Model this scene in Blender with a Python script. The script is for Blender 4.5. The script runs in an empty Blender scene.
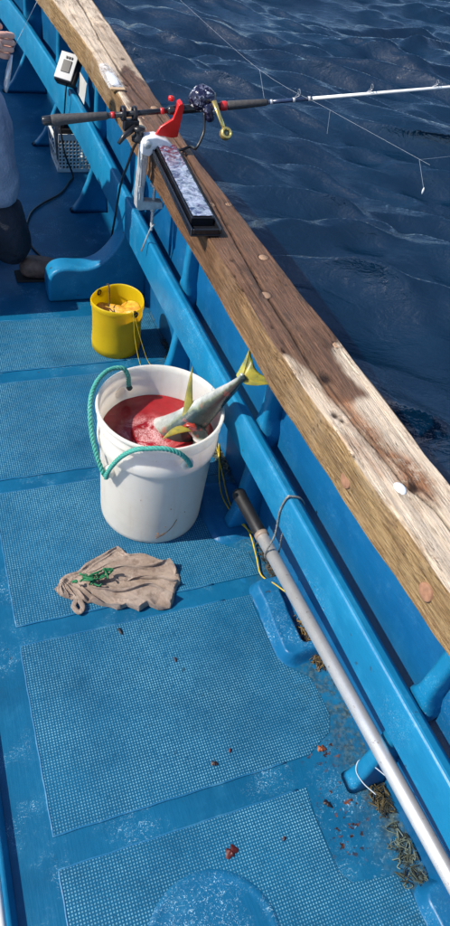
import bpy, bmesh, math, random
import numpy as np
from mathutils import Vector, Matrix
random.seed(7); rng = np.random.default_rng(7)
SC = bpy.context.scene
COL = SC.collection
R = math.radians

# ------------------------------------------------------------------ camera
cam_d = bpy.data.cameras.new('camera'); cam = bpy.data.objects.new('camera', cam_d); COL.objects.link(cam)
cam_d.sensor_fit = 'VERTICAL'; cam_d.sensor_height = 24.0; cam_d.lens = 705 / 926 * 24
cam_d.clip_start = 0.02; cam_d.clip_end = 6000
def unit(v): return np.array(v, float) / np.linalg.norm(v)
ay = unit([-375, 793, -705]); ax = np.array([1975, 308, -705.]); ax /= np.linalg.norm(ax); ax -= ax.dot(ay) * ay; ax /= np.linalg.norm(ax)
az = np.cross(ax, ay)
M = Matrix([list(map(float, ax)), list(map(float, ay)), list(map(float, az))]).to_4x4()
M.translation = Vector((0, 0, 1.6)); cam.matrix_world = M
SC.camera = cam

# ------------------------------------------------------------------ light
SUN = Vector((-0.70, 0.06, 0.72)).normalized()
W = bpy.data.worlds.new('World'); SC.world = W; W.use_nodes = True
wn = W.node_tree; bg = wn.nodes['Background']; sky = wn.nodes.new('ShaderNodeTexSky')
sky.sky_type = 'NISHITA'; sky.sun_disc = False
sky.sun_elevation = math.asin(SUN.z); sky.sun_rotation = math.atan2(SUN.x, SUN.y); sky.dust_density = 0.6; sky.ozone_density = 3.5
wn.links.new(sky.outputs[0], bg.inputs[0]); bg.inputs[1].default_value = 0.15
sd = bpy.data.lights.new('sun', 'SUN'); sd.energy = 4.9; sd.angle = R(0.53); sd.color = (1, 0.93, 0.83)
so = bpy.data.objects.new('sun', sd); COL.objects.link(so); so.rotation_euler = SUN.to_track_quat('Z', 'Y').to_euler()
SC.view_settings.view_transform = 'Standard'; SC.view_settings.look = 'None'
SC.view_settings.exposure = 0.3; SC.view_settings.gamma = 1
SC.cycles.sample_clamp_direct = 5.0; SC.cycles.sample_clamp_indirect = 4.0; SC.cycles.max_bounces = 8; SC.cycles.transparent_max_bounces = 8; SC.cycles.caustics_reflective = False; SC.cycles.caustics_refractive = False

# ------------------------------------------------------------------ material helpers
class NT:
    def __init__(s, name):
        s.m = bpy.data.materials.new(name); s.m.use_nodes = True; s.t = s.m.node_tree
        s.b = s.t.nodes['Principled BSDF']
        s.out = s.t.nodes['Material Output']
        s.tc = s.t.nodes.new('ShaderNodeTexCoord')
    def set(s, inp, v):
        if isinstance(v, bpy.types.NodeSocket): s.t.links.new(v, inp)
        elif isinstance(v, (tuple, list)) and len(v) == 3 and inp.type == 'RGBA': inp.default_value = (*v, 1)
        else: inp.default_value = v
    def n(s, typ, ins=None, **props):
        nd = s.t.nodes.new('ShaderNode' + typ)
        for k, v in props.items(): setattr(nd, k, v)
        for k, v in (ins or {}).items(): s.set(nd.inputs[k], v)
        return nd
    def obj(s): return s.tc.outputs['Object']
    def mapv(s, scale=(1, 1, 1), rot=(0, 0, 0), loc=(0, 0, 0), vec=None):
        return s.n('Mapping', {0: vec or s.obj(), 'Scale': scale, 'Rotation': rot, 'Location': loc}).outputs[0]
    def noise(s, scale, detail=4, rough=0.55, vec=None, dist=0):
        return s.n('TexNoise', {'Vector': vec or s.obj(), 'Scale': scale, 'Detail': detail, 'Roughness': rough, 'Distortion': dist}).outputs['Fac']
    def math(s, op, a, b=0.0, c=0.0, clamp=False):
        nd = s.n('Math', operation=op, use_clamp=clamp); s.set(nd.inputs[0], a); s.set(nd.inputs[1], b); s.set(nd.inputs[2], c); return nd.outputs[0]
    def ramp(s, f, stops, mode='LINEAR'):
        nd = s.n('ValToRGB', {0: f}); cr = nd.color_ramp; cr.interpolation = mode
        while len(cr.elements) < len(stops): cr.elements.new(0.5)
        for e, (p, c) in zip(cr.elements, stops):
            e.position = p; e.color = (*c, 1) if isinstance(c, (tuple, list)) else (c, c, c, 1)
        return nd.outputs[0]
    def mix(s, f, a, b, mode='MIX'):
        nd = s.n('Mix', data_type='RGBA', blend_type=mode); s.set(nd.inputs[0], f); s.set(nd.inputs[6], a); s.set(nd.inputs[7], b); return nd.outputs[2]
    def step(s, f, a, b):
        nd = s.n('MapRange', {0: f, 1: a, 2: b}); nd.clamp = True; return nd.outputs[0]
    def attr(s, name): return s.n('Attribute', attribute_name=name).outputs['Fac']
    def bump(s, h, strength=0.3, dist=0.01, normal=None):
        i = {'Height': h, 'Strength': strength, 'Distance': dist}
        nd = s.n('Bump', i)
        if normal: s.t.links.new(normal, nd.inputs['Normal'])
        return nd.outputs[0]
    def fin(s, col=None, rough=None, nrm=None, **k):
        if col is not None: s.set(s.b.inputs['Base Color'], col)
        if rough is not None: s.set(s.b.inputs['Roughness'], rough)
        if nrm is not None: s.set(s.b.inputs['Normal'], nrm)
        for a, v in k.items(): s.set(s.b.inputs[a.replace('_', ' ')], v)
        return s.m
def simple(name, col, rough=0.5, var=0.15, sc=25, bump=0.0, bsc=80, **k):
    t = NT(name); n = t.noise(sc, 4)
    c = t.mix(t.step(n, 0.3, 0.7), tuple(x * (1 - var) for x in col), tuple(min(1, x * (1 + var)) for x in col))
    nr = t.bump(t.noise(bsc, 3), bump, 0.002) if bump else None
    return t.fin(c, rough, nr, **k)

def paint(name, base, dark, light, wear=0.5, grime=True, rough=0.3, plo=0.50):
    """old glossy blue deck paint: blotchy, chipped and scuffed"""
    t = NT(name)
    big = t.noise(2.6, 5, 0.6); mid = t.noise(14, 5, 0.65)
    c = t.mix(t.step(big, 0.36, 0.66), dark, base)
    c = t.mix(t.math('MULTIPLY', t.step(mid, 0.5, 0.78), 0.5), c, light)
    # pale scuffs: thin broken flecks gathered in patches
    fl = t.noise(130, 4, 0.75, dist=2.2); patch = t.step(t.noise(7, 4, 0.6), plo, plo + 0.16)
    sc = t.math('MULTIPLY', t.step(fl, 0.575, 0.63), patch)
    c = t.mix(t.math('MULTIPLY', sc, wear), c, (0.35, 0.55, 0.66))
    if grime:
        g = t.math('MULTIPLY', t.step(t.noise(60, 4, 0.75), 0.6, 0.7), t.step(t.noise(3.3, 3), 0.54, 0.66))
        c = t.mix(t.math('MULTIPLY', g, 0.7), c, (0.02, 0.05, 0.07))
    brush = t.noise(30, 4, 0.6, t.mapv(scale=(6, 0.35, 6)))
    c = t.mix(t.math('MULTIPLY', t.step(brush, 0.52, 0.72), 0.22), c, dark)
    dirt = t.math('MULTIPLY', t.step(t.noise(19, 6, 0.75), 0.55, 0.72), t.step(t.noise(2.2, 4), 0.42, 0.62))
    c = t.mix(t.math('MULTIPLY', dirt, 0.42), c, (0.012, 0.055, 0.10))
    ch = t.math('MULTIPLY', t.step(t.noise(48, 3, 0.55), 0.685, 0.70), t.step(t.noise(5.2, 3), 0.5, 0.62))
    c = t.mix(t.math('MULTIPLY', ch, 0.8), c, (0.03, 0.035, 0.04))
    h = t.math('ADD', t.math('ADD', t.math('MULTIPLY', t.noise(9, 4), 1.0), t.math('MULTIPLY', brush, 0.30)), t.math('ADD', t.math('MULTIPLY', t.noise(70, 3), 0.25), t.math('MULTIPLY', ch, -0.5)))
    nr = t.bump(h, 0.42, 0.005)
    r = t.math('ADD', rough, t.math('MULTIPLY', mid, 0.22))
    return t, c, r, nr

t, c, r, nr = paint('rail_paint', (0.007, 0.200, 0.385), (0.005, 0.150, 0.305), (0.025, 0.27, 0.46), 0.6, False, 0.30)
PAINT = t.fin(c, r, nr, Specular_IOR_Level=0.35)
t, c, r, nr = paint('wall_paint', (0.006, 0.130, 0.30), (0.004, 0.090, 0.23), (0.012, 0.16, 0.35), 0.25, False, 0.25)
WALLP = t.fin(c, r, nr)
t, c, r, nr = paint('deck_paint', (0.005, 0.118, 0.240), (0.003, 0.076, 0.165), (0.016, 0.165, 0.30), 1.0, True, 0.24)
# dirt gathered in the waterway along the bulwark
sep = t.n('SeparateXYZ', {0: t.obj()})
ww = t.math('MULTIPLY', t.step(sep.outputs[0], 0.66, 0.75), t.step(t.noise(26, 6, 0.75), 0.40, 0.58))
ww = t.math('MULTIPLY', ww, t.step(sep.outputs[1], 2.9, 2.2))
c = t.mix(t.math('MULTIPLY', ww, 0.85), c, t.mix(t.step(t.noise(90, 3), 0.45, 0.6), (0.025, 0.035, 0.03), (0.10, 0.12, 0.09)))
# rust spots and chips in the worn corner near the post foot
def blob(t, x, y, rad):
    d = t.n('VectorMath', {0: t.obj(), 1: (x, y, 0)}, operation='DISTANCE').outputs['Value']
    return t.step(d, rad, rad * 0.4)
b1 = t.math('MAXIMUM', blob(t, 0.665, 0.49, 0.07), t.math('MAXIMUM', blob(t, 0.66, 0.36, 0.085), blob(t, 0.64, 0.30, 0.07)))
ru = t.math('MULTIPLY', b1, t.step(t.noise(62, 4, 0.6), 0.575, 0.61))
c = t.mix(ru, c, t.mix(t.step(t.noise(50, 2), 0.5, 0.7), (0.03, 0.012, 0.008), (0.20, 0.06, 0.02)))
wh = t.math('MULTIPLY', t.math('MAXIMUM', blob(t, 0.67, 0.33, 0.16), blob(t, 0.70, 1.2, 0.12)), t.step(t.noise(75, 5, 0.8, dist=1.5), 0.60, 0.66))
c = t.mix(t.math('MULTIPLY', wh, 0.75), c, (0.30, 0.50, 0.62))
DECKP = t.fin(c, r, nr, Specular_IOR_Level=0.3)
t, c, r, nr = paint('pad_paint', (0.006, 0.125, 0.28), (0.004, 0.09, 0.21), (0.02, 0.19, 0.36), 1.0, False, 0.26)
PADP = t.fin(c, r, nr, Specular_IOR_Level=0.35)

t, c, r, nr = paint('hatch_paint', (0.006, 0.12, 0.26), (0.004, 0.085, 0.18), (0.02, 0.19, 0.34), 1.0, True, 0.3, 0.36)
HATCHP = t.fin(c, r, nr, Specular_IOR_Level=0.3)
def nonskid():
    t = NT('nonskid_paint')
    P = 0.0064
    v = t.mapv(scale=(1 / P, 1 / P, 1))
    s = t.n('SeparateXYZ', {0: v})
    def tri(o): return t.math('MULTIPLY', t.math('ABSOLUTE', t.math('SUBTRACT', t.math('FRACT', o), 0.5)), 2.0)
    gx, gy = tri(s.outputs[0]), tri(s.outputs[1])
    dot = t.step(t.math('MINIMUM', gx, gy), 0.35, 0.62)            # raised square pips
    wear = t.math('ADD', 0.22, t.math('MULTIPLY', t.step(t.noise(4.1, 7, 0.72), 0.34, 0.64), 0.78))
    fine = t.noise(160, 3, 0.7)
    big = t.noise(2.4, 5, 0.6)
    c = t.mix(t.step(big, 0.35, 0.65), (0.002, 0.068, 0.150), (0.003, 0.100, 0.210))
    c = t.mix(t.math('MULTIPLY', t.step(t.noise(7, 7, 0.75), 0.48, 0.70), 0.42), c, (0.004, 0.050, 0.100))
    pk = t.math('MULTIPLY', t.step(t.math('MINIMUM', gx, gy), 0.30, 0.55), t.math('MULTIPLY', wear, t.step(fine, 0.28, 0.50)))
    c = t.mix(t.math('MULTIPLY', pk, 0.9), c, (0.17, 0.42, 0.54))
    g = t.math('MULTIPLY', t.step(t.noise(50, 4, 0.8), 0.62, 0.69), t.step(t.noise(4.1, 3), 0.5, 0.62))
    c = t.mix(t.math('MULTIPLY', g, 0.75), c, (0.012, 0.02, 0.022))
    d2 = t.math('MULTIPLY', t.step(sep_x(t), 0.60, 0.74), t.step(t.noise(30, 5, 0.7), 0.42, 0.6))
    c = t.mix(t.math('MULTIPLY', d2, 0.55), c, (0.01, 0.045, 0.07))
    h = t.math('ADD', dot, t.math('MULTIPLY', fine, 0.3))
    return t.fin(c, 0.38, t.bump(h, 0.7, 0.0016), Specular_IOR_Level=0.25)
def sep_x(t): return t.n('SeparateXYZ', {0: t.obj()}).outputs[0]
NONSKID = nonskid()

t, c, r, nr = paint('border_paint', (0.012, 0.15, 0.31), (0.008, 0.10, 0.22), (0.10, 0.32, 0.45), 1.0, True, 0.3)
BORDER = t.fin(c, r, nr)

# ------------------------------------------------------------------ mesh helpers
class G:
    def __init__(s): s.v = []; s.f = []
    def add(s, vs, fs):
        o = len(s.v); s.v += [tuple(v) for v in vs]; s.f += [tuple(i + o for i in f) for f in fs]; return s
    def box(s, c, d, rot=None):
        hx, hy, hz = d[0] / 2, d[1] / 2, d[2] / 2
        vs = [Vector((x * hx, y * hy, z * hz)) for z in (-1, 1) for y in (-1, 1) for x in (-1, 1)]
        if rot is not None: vs = [rot @ v for v in vs]
        c = Vector(c)
        return s.add([v + c for v in vs], [(0, 2, 3, 1), (4, 5, 7, 6), (0, 1, 5, 4), (2, 6, 7, 3), (0, 4, 6, 2), (1, 3, 7, 5)])
    def prism(s, poly, h0, h1, axis='z'):
        """poly of 2D points counter-clockwise; axis z: (x,y); axis y: points are (x,z)"""
        n = len(poly)
        if axis == 'z': a = [(x, y, h0) for x, y in poly] + [(x, y, h1) for x, y in poly]
        elif axis == 'y': a = [(x, h1, z) for x, z in poly] + [(x, h0, z) for x, z in poly]
        else: a = [(h0, y, z) for y, z in poly] + [(h1, y, z) for y, z in poly]
        f = [tuple(range(n))[::-1], tuple(range(n, 2 * n))] + [(i, (i + 1) % n, n + (i + 1) % n, n + i) for i in range(n)]
        return s.add(a, f)
    def tube(s, path, r, n=8, cap=True, flat=1.0):
        P = [Vector(p) for p in path]; m = len(P)
        rr = r if isinstance(r, (list, tuple)) else [r] * m
        T = [(P[min(i + 1, m - 1)] - P[max(i - 1, 0)]).normalized() for i in range(m)]
        up = Vector((0, 0, 1)) if abs(T[0].z) < 0.9 else Vector((1, 0, 0))
        N = (up - up.dot(T[0]) * T[0]).normalized(); vs = []
        for i in range(m):
            N = (N - N.dot(T[i]) * T[i]).normalized(); B = T[i].cross(N)
            for k in range(n):
                a = 2 * math.pi * k / n
                vs.append(P[i] + (N * math.cos(a) * flat + B * math.sin(a)) * rr[i])
        fs = [(i * n + k, i * n + (k + 1) % n, (i + 1) * n + (k + 1) % n, (i + 1) * n + k) for i in range(m - 1) for k in range(n)]
        if cap: fs += [tuple(range(n))[::-1], tuple((m - 1) * n + k for k in range(n))]
        return s.add(vs, fs)
    def lathe(s, prof, n=48, c=(0, 0, 0), rot=None, close=False):
        """prof list of (r,z)"""
        c = Vector(c); vs = []
        for (r, z) in prof:
            for k in range(n):
                a = 2 * math.pi * k / n; v = Vector((r * math.cos(a), r * math.sin(a), z))
                if rot is not None: v = rot @ v
                vs.append(v + c)
        m = len(prof)
        fs = [(i * n + k, i * n + (k + 1) % n, (i + 1) * n + (k + 1) % n, (i + 1) * n + k) for i in range(m - 1) for k in range(n)]
        if prof[0][0] < 1e-4 or close: pass
        return s.add(vs, fs)
    def build(s, name, mat=None, parent=None, smooth=False, bevel=0, seg=2, sub=0, loc=None, angle=35):
        me = bpy.data.meshes.new(name); me.from_pydata(s.v, [], s.f); me.update()
        bm = bmesh.new(); bm.from_mesh(me); bmesh.ops.remove_doubles(bm, verts=bm.verts, dist=1e-6)
        bmesh.ops.recalc_face_normals(bm, faces=bm.faces); bm.to_mesh(me); bm.free()
        o = bpy.data.objects.new(name, me); COL.objects.link(o)
        if mat: me.materials.append(mat)
        if smooth: me.shade_smooth()
        if bevel:
            b = o.modifiers.new('bevel', 'BEVEL'); b.width = bevel; b.segments = seg; b.limit_method = 'ANGLE'; b.angle_limit = R(30)
            me.shade_smooth(); w = o.modifiers.new('wn', 'WEIGHTED_NORMAL')
        if sub: q = o.modifiers.new('sub', 'SUBSURF'); q.levels = sub; q.render_levels = sub
        if parent: o.parent = parent
        return o
def smooth_path(pts, n=8):
    """Catmull-Rom through pts"""
    P = [Vector(p) for p in pts]; P = [P[0] * 2 - P[1]] + P + [P[-1] * 2 - P[-2]]; out = []
    for i in range(1, len(P) - 2):
        a, b, c, d = P[i - 1], P[i], P[i + 1], P[i + 2]
        for k in range(n):
            t = k / n
            out.append(0.5 * ((2 * b) + (-a + c) * t + (2 * a - 5 * b + 4 * c - d) * t * t + (-a + 3 * b - 3 * c + d) * t ** 3))
    out.append(P[-2]); return out
def thing(name, label, cat, group=None, loc=(0, 0, 0)):
    o = bpy.data.objects.new(name, None); o.empty_display_size = 0.05; COL.objects.link(o)
    return tag(o, label, cat, group)
def tag(o, label, cat, group=None):
    o['label'] = label; o['category'] = cat
    if group: o['group'] = group
    return o
def struct(o): o['kind'] = 'structure'; return o
def stuff(o): o['kind'] = 'stuff'; return o
def interp(y, tab):
    ys = [a for a, _ in tab]; xs = [b for _, b in tab]; return float(np.interp(y, ys, xs))
def npmesh(name, co, faces, mat=None, parent=None, smooth=True, attrs=None):
    me = bpy.data.meshes.new(name); co = np.asarray(co, np.float32); faces = np.asarray(faces, np.int32)
    me.vertices.add(len(co)); me.vertices.foreach_set('co', co.ravel())
    me.loops.add(faces.size); me.loops.foreach_set('vertex_index', faces.ravel())
    k = faces.shape[1]; me.polygons.add(len(faces)); me.polygons.foreach_set('loop_start', np.arange(0, faces.size, k, dtype=np.int32))
    try: me.polygons.foreach_set('loop_total', np.full(len(faces), k, np.int32))
    except Exception: pass
    me.update(calc_edges=True); me.validate()
    for n_, a in (attrs or {}).items():
        at = me.attributes.new(n_, 'FLOAT', 'POINT'); at.data.foreach_set('value', np.asarray(a, np.float32).ravel())
    if mat: me.materials.append(mat)
    if smooth: me.shade_smooth()
    o = bpy.data.objects.new(name, me); COL.objects.link(o)
    if parent: o.parent = parent
    return o
def gridfaces(nu, nv, wrap_v=False):
    i, j = np.meshgrid(np.arange(nu - 1), np.arange(nv if wrap_v else nv - 1), indexing='ij'); j2 = (j + 1) % nv
    return np.stack([i * nv + j, (i + 1) * nv + j, (i + 1) * nv + j2, i * nv + j2], -1).reshape(-1, 4)
def vnoise(x, y, seed=0, scale=1.0):
    """smooth pseudo noise from a few rotated sines, about -1..1"""
    r = np.random.default_rng(seed); o = 0
    for k in range(6):
        a = r.uniform(0, 6.28); f = scale * r.uniform(0.6, 1.9); o = o + np.sin((x * np.cos(a) + y * np.sin(a)) * f + r.uniform(0, 6.28) + 1.3 * np.sin((x * np.sin(a) - y * np.cos(a)) * f * 0.7))
    return o / 3.5

# ------------------------------------------------------------------ sea
def build_sea():
    Z0 = -0.65
    fx = np.arange(0.6, 11.0, 0.024); fy = np.arange(-0.3, 13.0, 0.024)
    def ext(a, lo, hi):
        g = [a[-1]]; s = 0.05
        while g[-1] < hi: g.append(g[-1] + s); s *= 1.22
        l = [a[0]]; s = 0.05
        while l[-1] > lo: l.append(l[-1] - s); s *= 1.22
        return np.concatenate([np.array(l[1:][::-1]), a, np.array(g[1:])])
    xs = ext(fx, -3000, 3000); ys = ext(fy, -3000, 3000)
    X, Y = np.meshgrid(xs, ys, indexing='ij')
    cx, cy = np.meshgrid(np.gradient(xs), np.gradient(ys), indexing='ij'); cell = np.maximum(cx, cy)
    H = np.zeros_like(X); DX = np.zeros_like(X); DY = np.zeros_like(X)
    r = np.random.default_rng(11)
    wx = X + 0.25 * np.sin(Y * 0.9 + 1) + 0.1 * np.sin(X * 2.3 + Y); wy = Y + 0.25 * np.sin(X * 1.1 + 2) + 0.1 * np.sin(Y * 2.1 - X)
    amp_mod = 0.95 + 0.18 * vnoise(X, Y, 5, 0.8)
    for L in np.concatenate([np.geomspace(0.12, 0.36, 40), np.geomspace(0.36, 0.9, 36), np.geomspace(1.0, 6, 14)]):
        L = L * r.uniform(0.9, 1.1); a0 = math.radians(62) + r.normal(0, 0.30 if L < 2 else 0.2)
        k = 2 * math.pi / L; st = 0.060 if L < 0.22 else (0.082 if L < 0.38 else (0.102 if L < 0.95 else 0.034))
        A = st / k; fade = np.clip((L / 3.5 - cell) / (L / 6), 0, 1)
        ph = k * (wx * math.cos(a0) + wy * math.sin(a0)) + r.uniform(0, 6.28)
        H += A * fade * np.cos(ph); DX -= 0.55 * A * fade * math.cos(a0) * np.sin(ph); DY -= 0.55 * A * fade * math.sin(a0) * np.sin(ph)
    H *= amp_mod
    co = np.stack([X + DX, Y + DY, Z0 + H], -1).reshape(-1, 3)
    t = NT('sea_water')
    v = t.mapv(scale=(2.3, 0.8, 1), vec=t.mapv(rot=(0, 0, R(-60))))
    h = t.math('ADD', t.math('MULTIPLY', t.noise(5.5, 5, 0.62, v, 0.9), 1.0), t.math('MULTIPLY', t.noise(17, 4, 0.6, v, 0.6), 0.40))
    t.fin(t.mix(t.step(t.noise(0.9, 3), 0.35, 0.7), (0.0003, 0.0095, 0.026), (0.0006, 0.016, 0.040)), 0.02, t.bump(h, 1.0, 0.014), IOR=1.85)
    o = npmesh('sea', co, gridfaces(len(xs), len(ys)), t.m); struct(o)
build_sea()

# ------------------------------------------------------------------ boat: deck
deck_poly = [(-2.0, -2.5), (0.80, -2.5), (0.80, 4.0), (0.72, 5.6), (0.3, 7.2), (-0.6, 8.4), (-1.5, 7.2), (-1.92, 5.6), (-2.0, 4.0)]
deck = struct(G().prism(deck_poly, -0.06, 0.0).build('deck', DECKP, bevel=0))
def panel(poly, z=0.0022):
    g = G().prism(poly, 0.0005, z); o = g.build('nonskid_panel', NONSKID, deck, bevel=0.003, seg=1)
    run = []
    for i, q in enumerate(poly + poly[:1]):
        a = Vector((*q, 0)); b_ = Vector((*poly[(i + 1) % len(poly)], 0)); k = max(1, int((b_ - a).length / 0.02))
        for j in range(k):
            p = a.lerp(b_, j / k); run.append((p.x + 0.0006 * math.sin(p.y * 90), p.y + 0.0008 * math.sin(p.x * 70 + 1), 0.0018))
        if i == len(poly) - 1: break
    st = next(i for i in range(len(run)) if run[i][0] > 0.57 and run[(i + 1) % len(run)][0] <= 0.57); run = run[st:] + run[:st]
    pts = [p for p in run if p[0] <= 0.58]
    G().tube(pts, 0.0026, 6, flat=0.5).build('panel_border', BORDER, o, smooth=True)
    return o
panel([(0.040, 1.99), (0.735, 1.99), (0.735, 2.27), (0.040, 2.29)])
panel([(0.040, 1.49), (0.74, 1.49), (0.74, 1.93), (0.040, 1.93)])
panel([(0.040, 0.988), (0.705, 0.988), (0.70, 1.07), (0.65, 1.10), (0.615, 1.13), (0.60, 1.30), (0.62, 1.36), (0.68, 1.38), (0.735, 1.38), (0.735, 1.437), (0.040, 1.437)])
panel([(0.041, 0.483), (0.629, 0.483), (0.66, 0.50), (0.70, 0.52), (0.72, 0.56), (0.715, 0.66), (0.67, 0.70), (0.652, 0.74), (0.650, 0.90), (0.66, 0.932), (0.041, 0.932)])
panel([(0.040, -0.25), (0.72, -0.25), (0.72, 0.185), (0.70, 0.20), (0.605, 0.215), (0.588, 0.24), (0.585, 0.36), (0.591, 0.419), (0.040, 0.419)])
panel([(0.040, -0.80), (0.72, -0.80), (0.72, -0.31), (0.040, -0.31)])
# round flush hatch
RH = G().lathe([(0.0001, 0.0050), (0.112, 0.0052), (0.117, 0.0042), (0.122, 0.0058), (0.132, 0.0050), (0.137, 0.001)], 64, (0.297, 0.197, 0)).build('round_hatch', HATCHP, deck, smooth=True)
# raised pads with hollow middles round the scuppers, and the flat pad under the second post
def ring_pad(cx, cy, hx, hy, rad, h, hollow):
    nx, ny = 70, 90
    u = np.linspace(-hx - 0.02, hx + 0.02, nx); v = np.linspace(-hy - 0.02, hy + 0.02, ny); U, V = np.meshgrid(u, v, indexing='ij')
    qx = np.abs(U) - (hx - rad); qy = np.abs(V) - (hy - rad)
    sdf = np.hypot(np.maximum(qx, 0), np.maximum(qy, 0)) + np.minimum(np.maximum(qx, qy), 0) - rad + 0.003 * vnoise(U * 30, V * 30, 3)
    s = np.clip(-sdf / 0.022, 0, 1); H = h * (s * s * (3 - 2 * s))
    if hollow:
        qx2 = np.abs(U - 0.030) - (hx - 0.055); qy2 = np.abs(V + 0.005) - (hy - 0.062); sd2 = np.hypot(np.maximum(qx2, 0), np.maximum(qy2, 0)) + np.minimum(np.maximum(qx2, qy2), 0) - 0.016 + 0.004 * vnoise(U * 25, V * 25, 13)
        s2 = np.clip(-sd2 / 0.020, 0, 1); H = H - (h - 0.004) * (s2 * s2 * (3 - 2 * s2))
    co = np.stack([U + cx, V + cy, H - 0.0005 + 0.0008 * vnoise(U * 90, V * 90, 9)], -1).reshape(-1, 3)
    return npmesh('deck_pad', co, gridfaces(nx, ny), PADP, deck)
ring_pad(0.725, 0.835, 0.073, 0.135, 0.04, 0.034, True)
ring_pad(0.800, 0.040, 0.085, 0.135, 0.05, 0.034, True)
ring_pad(0.690, 1.230, 0.080, 0.120, 0.05, 0.010, False)

# ------------------------------------------------------------------ boat: bulwark, stringer, posts
IN = [(-2.5, 0.69), (0.2, 0.685), (0.42, 0.667), (0.75, 0.652), (1.08, 0.638), (1.6, 0.640), (2.2, 0.645), (3.2, 0.637), (3.9, 0.60), (5.6, 0.50), (7.2, 0.12)]
OUTB = [(-2.5, 0.83), (0.2, 0.825), (0.65, 0.816), (1.05, 0.805), (1.3, 0.792), (1.6, 0.784), (2.0, 0.770), (2.5, 0.782), (3.68, 0.815), (4.4, 0.79), (5.6, 0.68), (7.2, 0.30)]
boat = thing('boat_hull', 'blue painted bulwark with long side rail and upright posts beside the sea', 'boat')
def sweep(sec, ys, name, mat, parent, smooth=True, close=True, bevel=0):
    """sec(y) -> list of (x,z) section points"""
    g = G(); n = len(sec(ys[0])); vs = []
    for y in ys: vs += [(x, y, z) for x, z in sec(y)]
    m = len(ys); fs = [(i * n + k, i * n + (k + 1) % n, (i + 1) * n + (k + 1) % n, (i + 1) * n + k) for i in range(m - 1) for k in range(n if close else n - 1)]
    if close: fs += [tuple(range(n))[::-1], tuple((m - 1) * n + k for k in range(n))]
    g.add(vs, fs); o = g.build(name, mat, parent, smooth=smooth, bevel=bevel)
    if not bevel: o.modifiers.new('wn', 'WEIGHTED_NORMAL').weight = 90
    return o
YS = list(np.arange(-2.5, 7.3, 0.15))
def xo(y): return interp(y, [(-2.5, 0.815), (1, 0.80), (1.6, 0.785), (2.2, 0.775), (3.7, 0.80), (4.4, 0.78), (5.6, 0.67), (7.2, 0.29)])
sweep(lambda y: [(xo(y) - 0.030, 0.0015), (xo(y) - 0.045, 0.25), (xo(y) - 0.050, 0.629), (xo(y), 0.629), (xo(y), 0.0), (xo(y) - 0.05, -0.5), (xo(y) - 0.3, -1.1), (xo(y) - 0.33, -1.1), (xo(y) - 0.09, -0.5), (xo(y) - 0.06, -0.02)], YS, 'bulwark_wall', WALLP, boat)
def xr(y): return interp(y, [(-2.5, 0.71), (0.2, 0.682), (0.4, 0.676), (1.1, 0.660), (1.9, 0.650), (3.3, 0.655), (4.4, 0.60), (5.6, 0.50), (7.2, 0.13)])
def zr(y): return interp(y, [(-2.5, 0.31), (0.4, 0.302), (1.1, 0.31), (1.9, 0.286), (3.3, 0.25)])
def rail_sec(y):
    x = xr(y); z0 = zr(y); zt = 0.417
    return [(x + 0.004, z0), (x, z0 + 0.006), (x - 0.001, z0 + 0.06), (x, zt - 0.009), (x + 0.0018, zt - 0.0038), (x + 0.0050, zt - 0.0010), (x + 0.009, zt), (x + 0.024, zt - 0.004), (x + 0.034, zt - 0.012), (x + 0.044, zt - 0.028), (x + 0.048, zt - 0.06), (x + 0.048, z0 + 0.006), (x + 0.044, z0)]
RL = sweep(rail_sec, list(np.arange(-2.5, 7.3, 0.08)), 'side_rail', PAINT, boat); RL.modifiers.clear(); es = RL.modifiers.new('es', 'EDGE_SPLIT'); es.split_angle = R(22)
# upright posts: from the deck, behind the rail, up to the wooden gunwale
def post(y, foot=0.0):
    xw = xo(y) - 0.035; zb = zr(y)
    lv = [(0.0012, 0.026, foot + 0.006), (0.02, 0.022, foot * 0.85 + 0.003), (0.06, 0.020, foot * 0.62), (0.14, 0.019, foot * 0.3), (zb - 0.02, 0.019, 0), (0.375, 0.034, -0.004), (0.390, 0.032, -0.002), (0.402, 0.027, 0.003), (0.416, 0.022, 0.002), (0.436, 0.019, 0), (0.47, 0.018, 0), (0.55, 0.018, -0.003), (0.595, 0.020, -0.003), (0.6285, 0.027, -0.001)]
    g = G(); vs = []
    for z, hw, f in lv:
        xi = xr(y) + (0.042 if z > 0.3 else 0.040) - f; r_ = 0.010
        for px, py in [(xw, hw), (xw, -hw), (xi + r_ * 1.2, -hw), (xi + r_ * 0.3, -hw + r_ * 0.35), (xi, -hw + r_ * 1.1), (xi, hw - r_ * 1.1), (xi + r_ * 0.3, hw - r_ * 0.35), (xi + r_ * 1.2, hw)]: vs.append((px, y + py, z))
    n = 8; m = len(lv)
    fs = [(i * n + k, i * n + (k + 1) % n, (i + 1) * n + (k + 1) % n, (i + 1) * n + k) for i in range(m - 1) for k in range(n)] + [tuple(range(n))[::-1], tuple((m - 1) * n + k for k in range(n))]
    o = g.add(vs, fs).build('post', PAINT, boat, smooth=True); o.modifiers.new('wn', 'WEIGHTED_NORMAL'); return o
for y, f in ((-0.36, 0.03), (0.40, 0.03), (1.18, 0.03), (1.83, 0.05), (2.44, 0.02), (3.12, 0.10), (3.85, 0.13), (4.6, 0.14), (5.4, 0.14), (-1.1, 0.03), (-1.9, 0.03)): post(y, f)
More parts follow.
